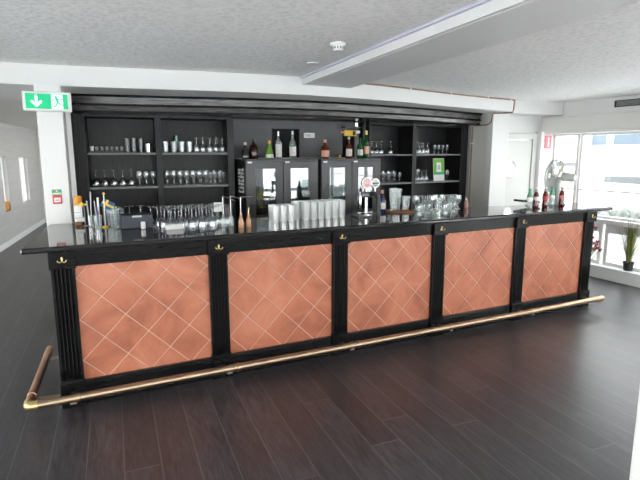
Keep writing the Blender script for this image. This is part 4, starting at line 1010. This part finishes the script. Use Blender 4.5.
o = MB(); o2 = MB()
for k in range(40):
    a = random.uniform(0, 2 * PI); r = random.uniform(.02, .16); z = random.uniform(.42, .76)
    e = (r * math.cos(a) + .12, r * math.sin(a), z); o.tube([(0, 0, .1), (e[0] * .4, e[1] * .4, z * .6), e], .004, 'stem', 6)
    for q in range(5):
        b_ = 2 * PI * q / 5; o2.lathe([(0, -.014), (.011, -.006), (.012, .004), (0, .014)], 'flower', (e[0] + .014 * math.cos(b_), e[1] + .014 * math.sin(b_), z + .012 * math.sin(3 * b_)), 7)
o.build('stems', fp); o2.build('blossoms', fp)
# white cable on the door wall
o = MB(); o.tube(spline([(5.66, 1.90, .80), (5.70, 1.84, .95), (5.74, 1.83, 1.08), (5.70, 1.812, 1.18), (5.64, 1.815, 1.25)], 5), .005, 'plastic_grey', 8); tag(o.build('cable', None), 'thin pale cable hanging on the white column by the door', 'cable')

# ------------------------------------------------------------------ light
w = bpy.data.worlds.new('overcast sky'); SC.world = w; w.use_nodes = True; t = w.node_tree
bg = t.nodes['Background']; tc = N(t, 'ShaderNodeTexCoord'); sx = N(t, 'ShaderNodeSeparateXYZ'); L(t, tc.outputs['Generated'], sx.inputs[0])
rp = N(t, 'ShaderNodeValToRGB'); rp.color_ramp.elements[0].position = 0.; rp.color_ramp.elements[0].color = (1, .985, .955, 1); rp.color_ramp.elements[1].position = .8; rp.color_ramp.elements[1].color = (.86, .93, 1, 1)
L(t, sx.outputs['Z'], rp.inputs[0]); L(t, rp.outputs[0], bg.inputs['Color']); bg.inputs['Strength'].default_value = 5.0
def portal(name, loc, rot, sx_, sy_):
    li = bpy.data.lights.new(name, 'AREA'); li.shape = 'RECTANGLE'; li.size = sx_; li.size_y = sy_
    ob = bpy.data.objects.new(name, li); C.objects.link(ob); ob.location = loc; ob.rotation_euler = rot; li.cycles.is_portal = True
portal('daylight_front', (1.6, YB - .2, 1.14), (PI / 2, 0, 0), 9.4, 2.0)
portal('daylight_windows', (XR + .25, -2.6, 1.05), (PI / 2, 0, PI / 2), 9.2, 1.9)
mid_ = lw(-8.9, .2); portal('daylight_side', (mid_.x, mid_.y, 1.13), (PI / 2, 0, math.atan2(LD.y, LD.x) - PI), 6., 2.)
portal('added_daylight_corridor', (1.95, 6.5, 1.67), (PI / 2, 0, PI / 2), 8., .9)  # sky portal at the added corridor windows
mid_ = lw(-1., .2); portal('daylight_slits', (mid_.x, mid_.y, 1.13), (PI / 2, 0, math.atan2(LD.y, LD.x) - PI), 9., 1.1)

cam = bpy.data.cameras.new('camera'); co_ = bpy.data.objects.new('camera', cam); C.objects.link(co_)
cam.sensor_fit = 'HORIZONTAL'; cam.sensor_width = 36; cam.lens = 503.75 * 36 / 640; cam.clip_start = .05; cam.clip_end = 300
yaw, pitch, roll = .4514, .1703, -.0017
fwd = Vector((math.sin(yaw) * math.cos(pitch), math.cos(yaw) * math.cos(pitch), -math.sin(pitch)))
rt = Vector((math.cos(yaw), -math.sin(yaw), 0)); up = rt.cross(fwd)
r2 = math.cos(roll) * rt + math.sin(roll) * up; u2 = -math.sin(roll) * rt + math.cos(roll) * up
co_.matrix_world = Matrix(((r2.x, u2.x, -fwd.x, .182), (r2.y, u2.y, -fwd.y, -3.5583), (r2.z, u2.z, -fwd.z, 1.6719), (0, 0, 0, 1)))
SC.camera = co_
SC.view_settings.view_transform = 'Standard'; SC.view_settings.look = 'None'; SC.view_settings.gamma = 1; SC.view_settings.use_curve_mapping = False
SC.view_settings.exposure = .92
SC.cycles.transparent_max_bounces = 48; SC.cycles.max_bounces = 10; SC.cycles.diffuse_bounces = 6; SC.cycles.glossy_bounces = 4; SC.cycles.use_denoising = True
SC.cycles.sample_clamp_indirect = 8
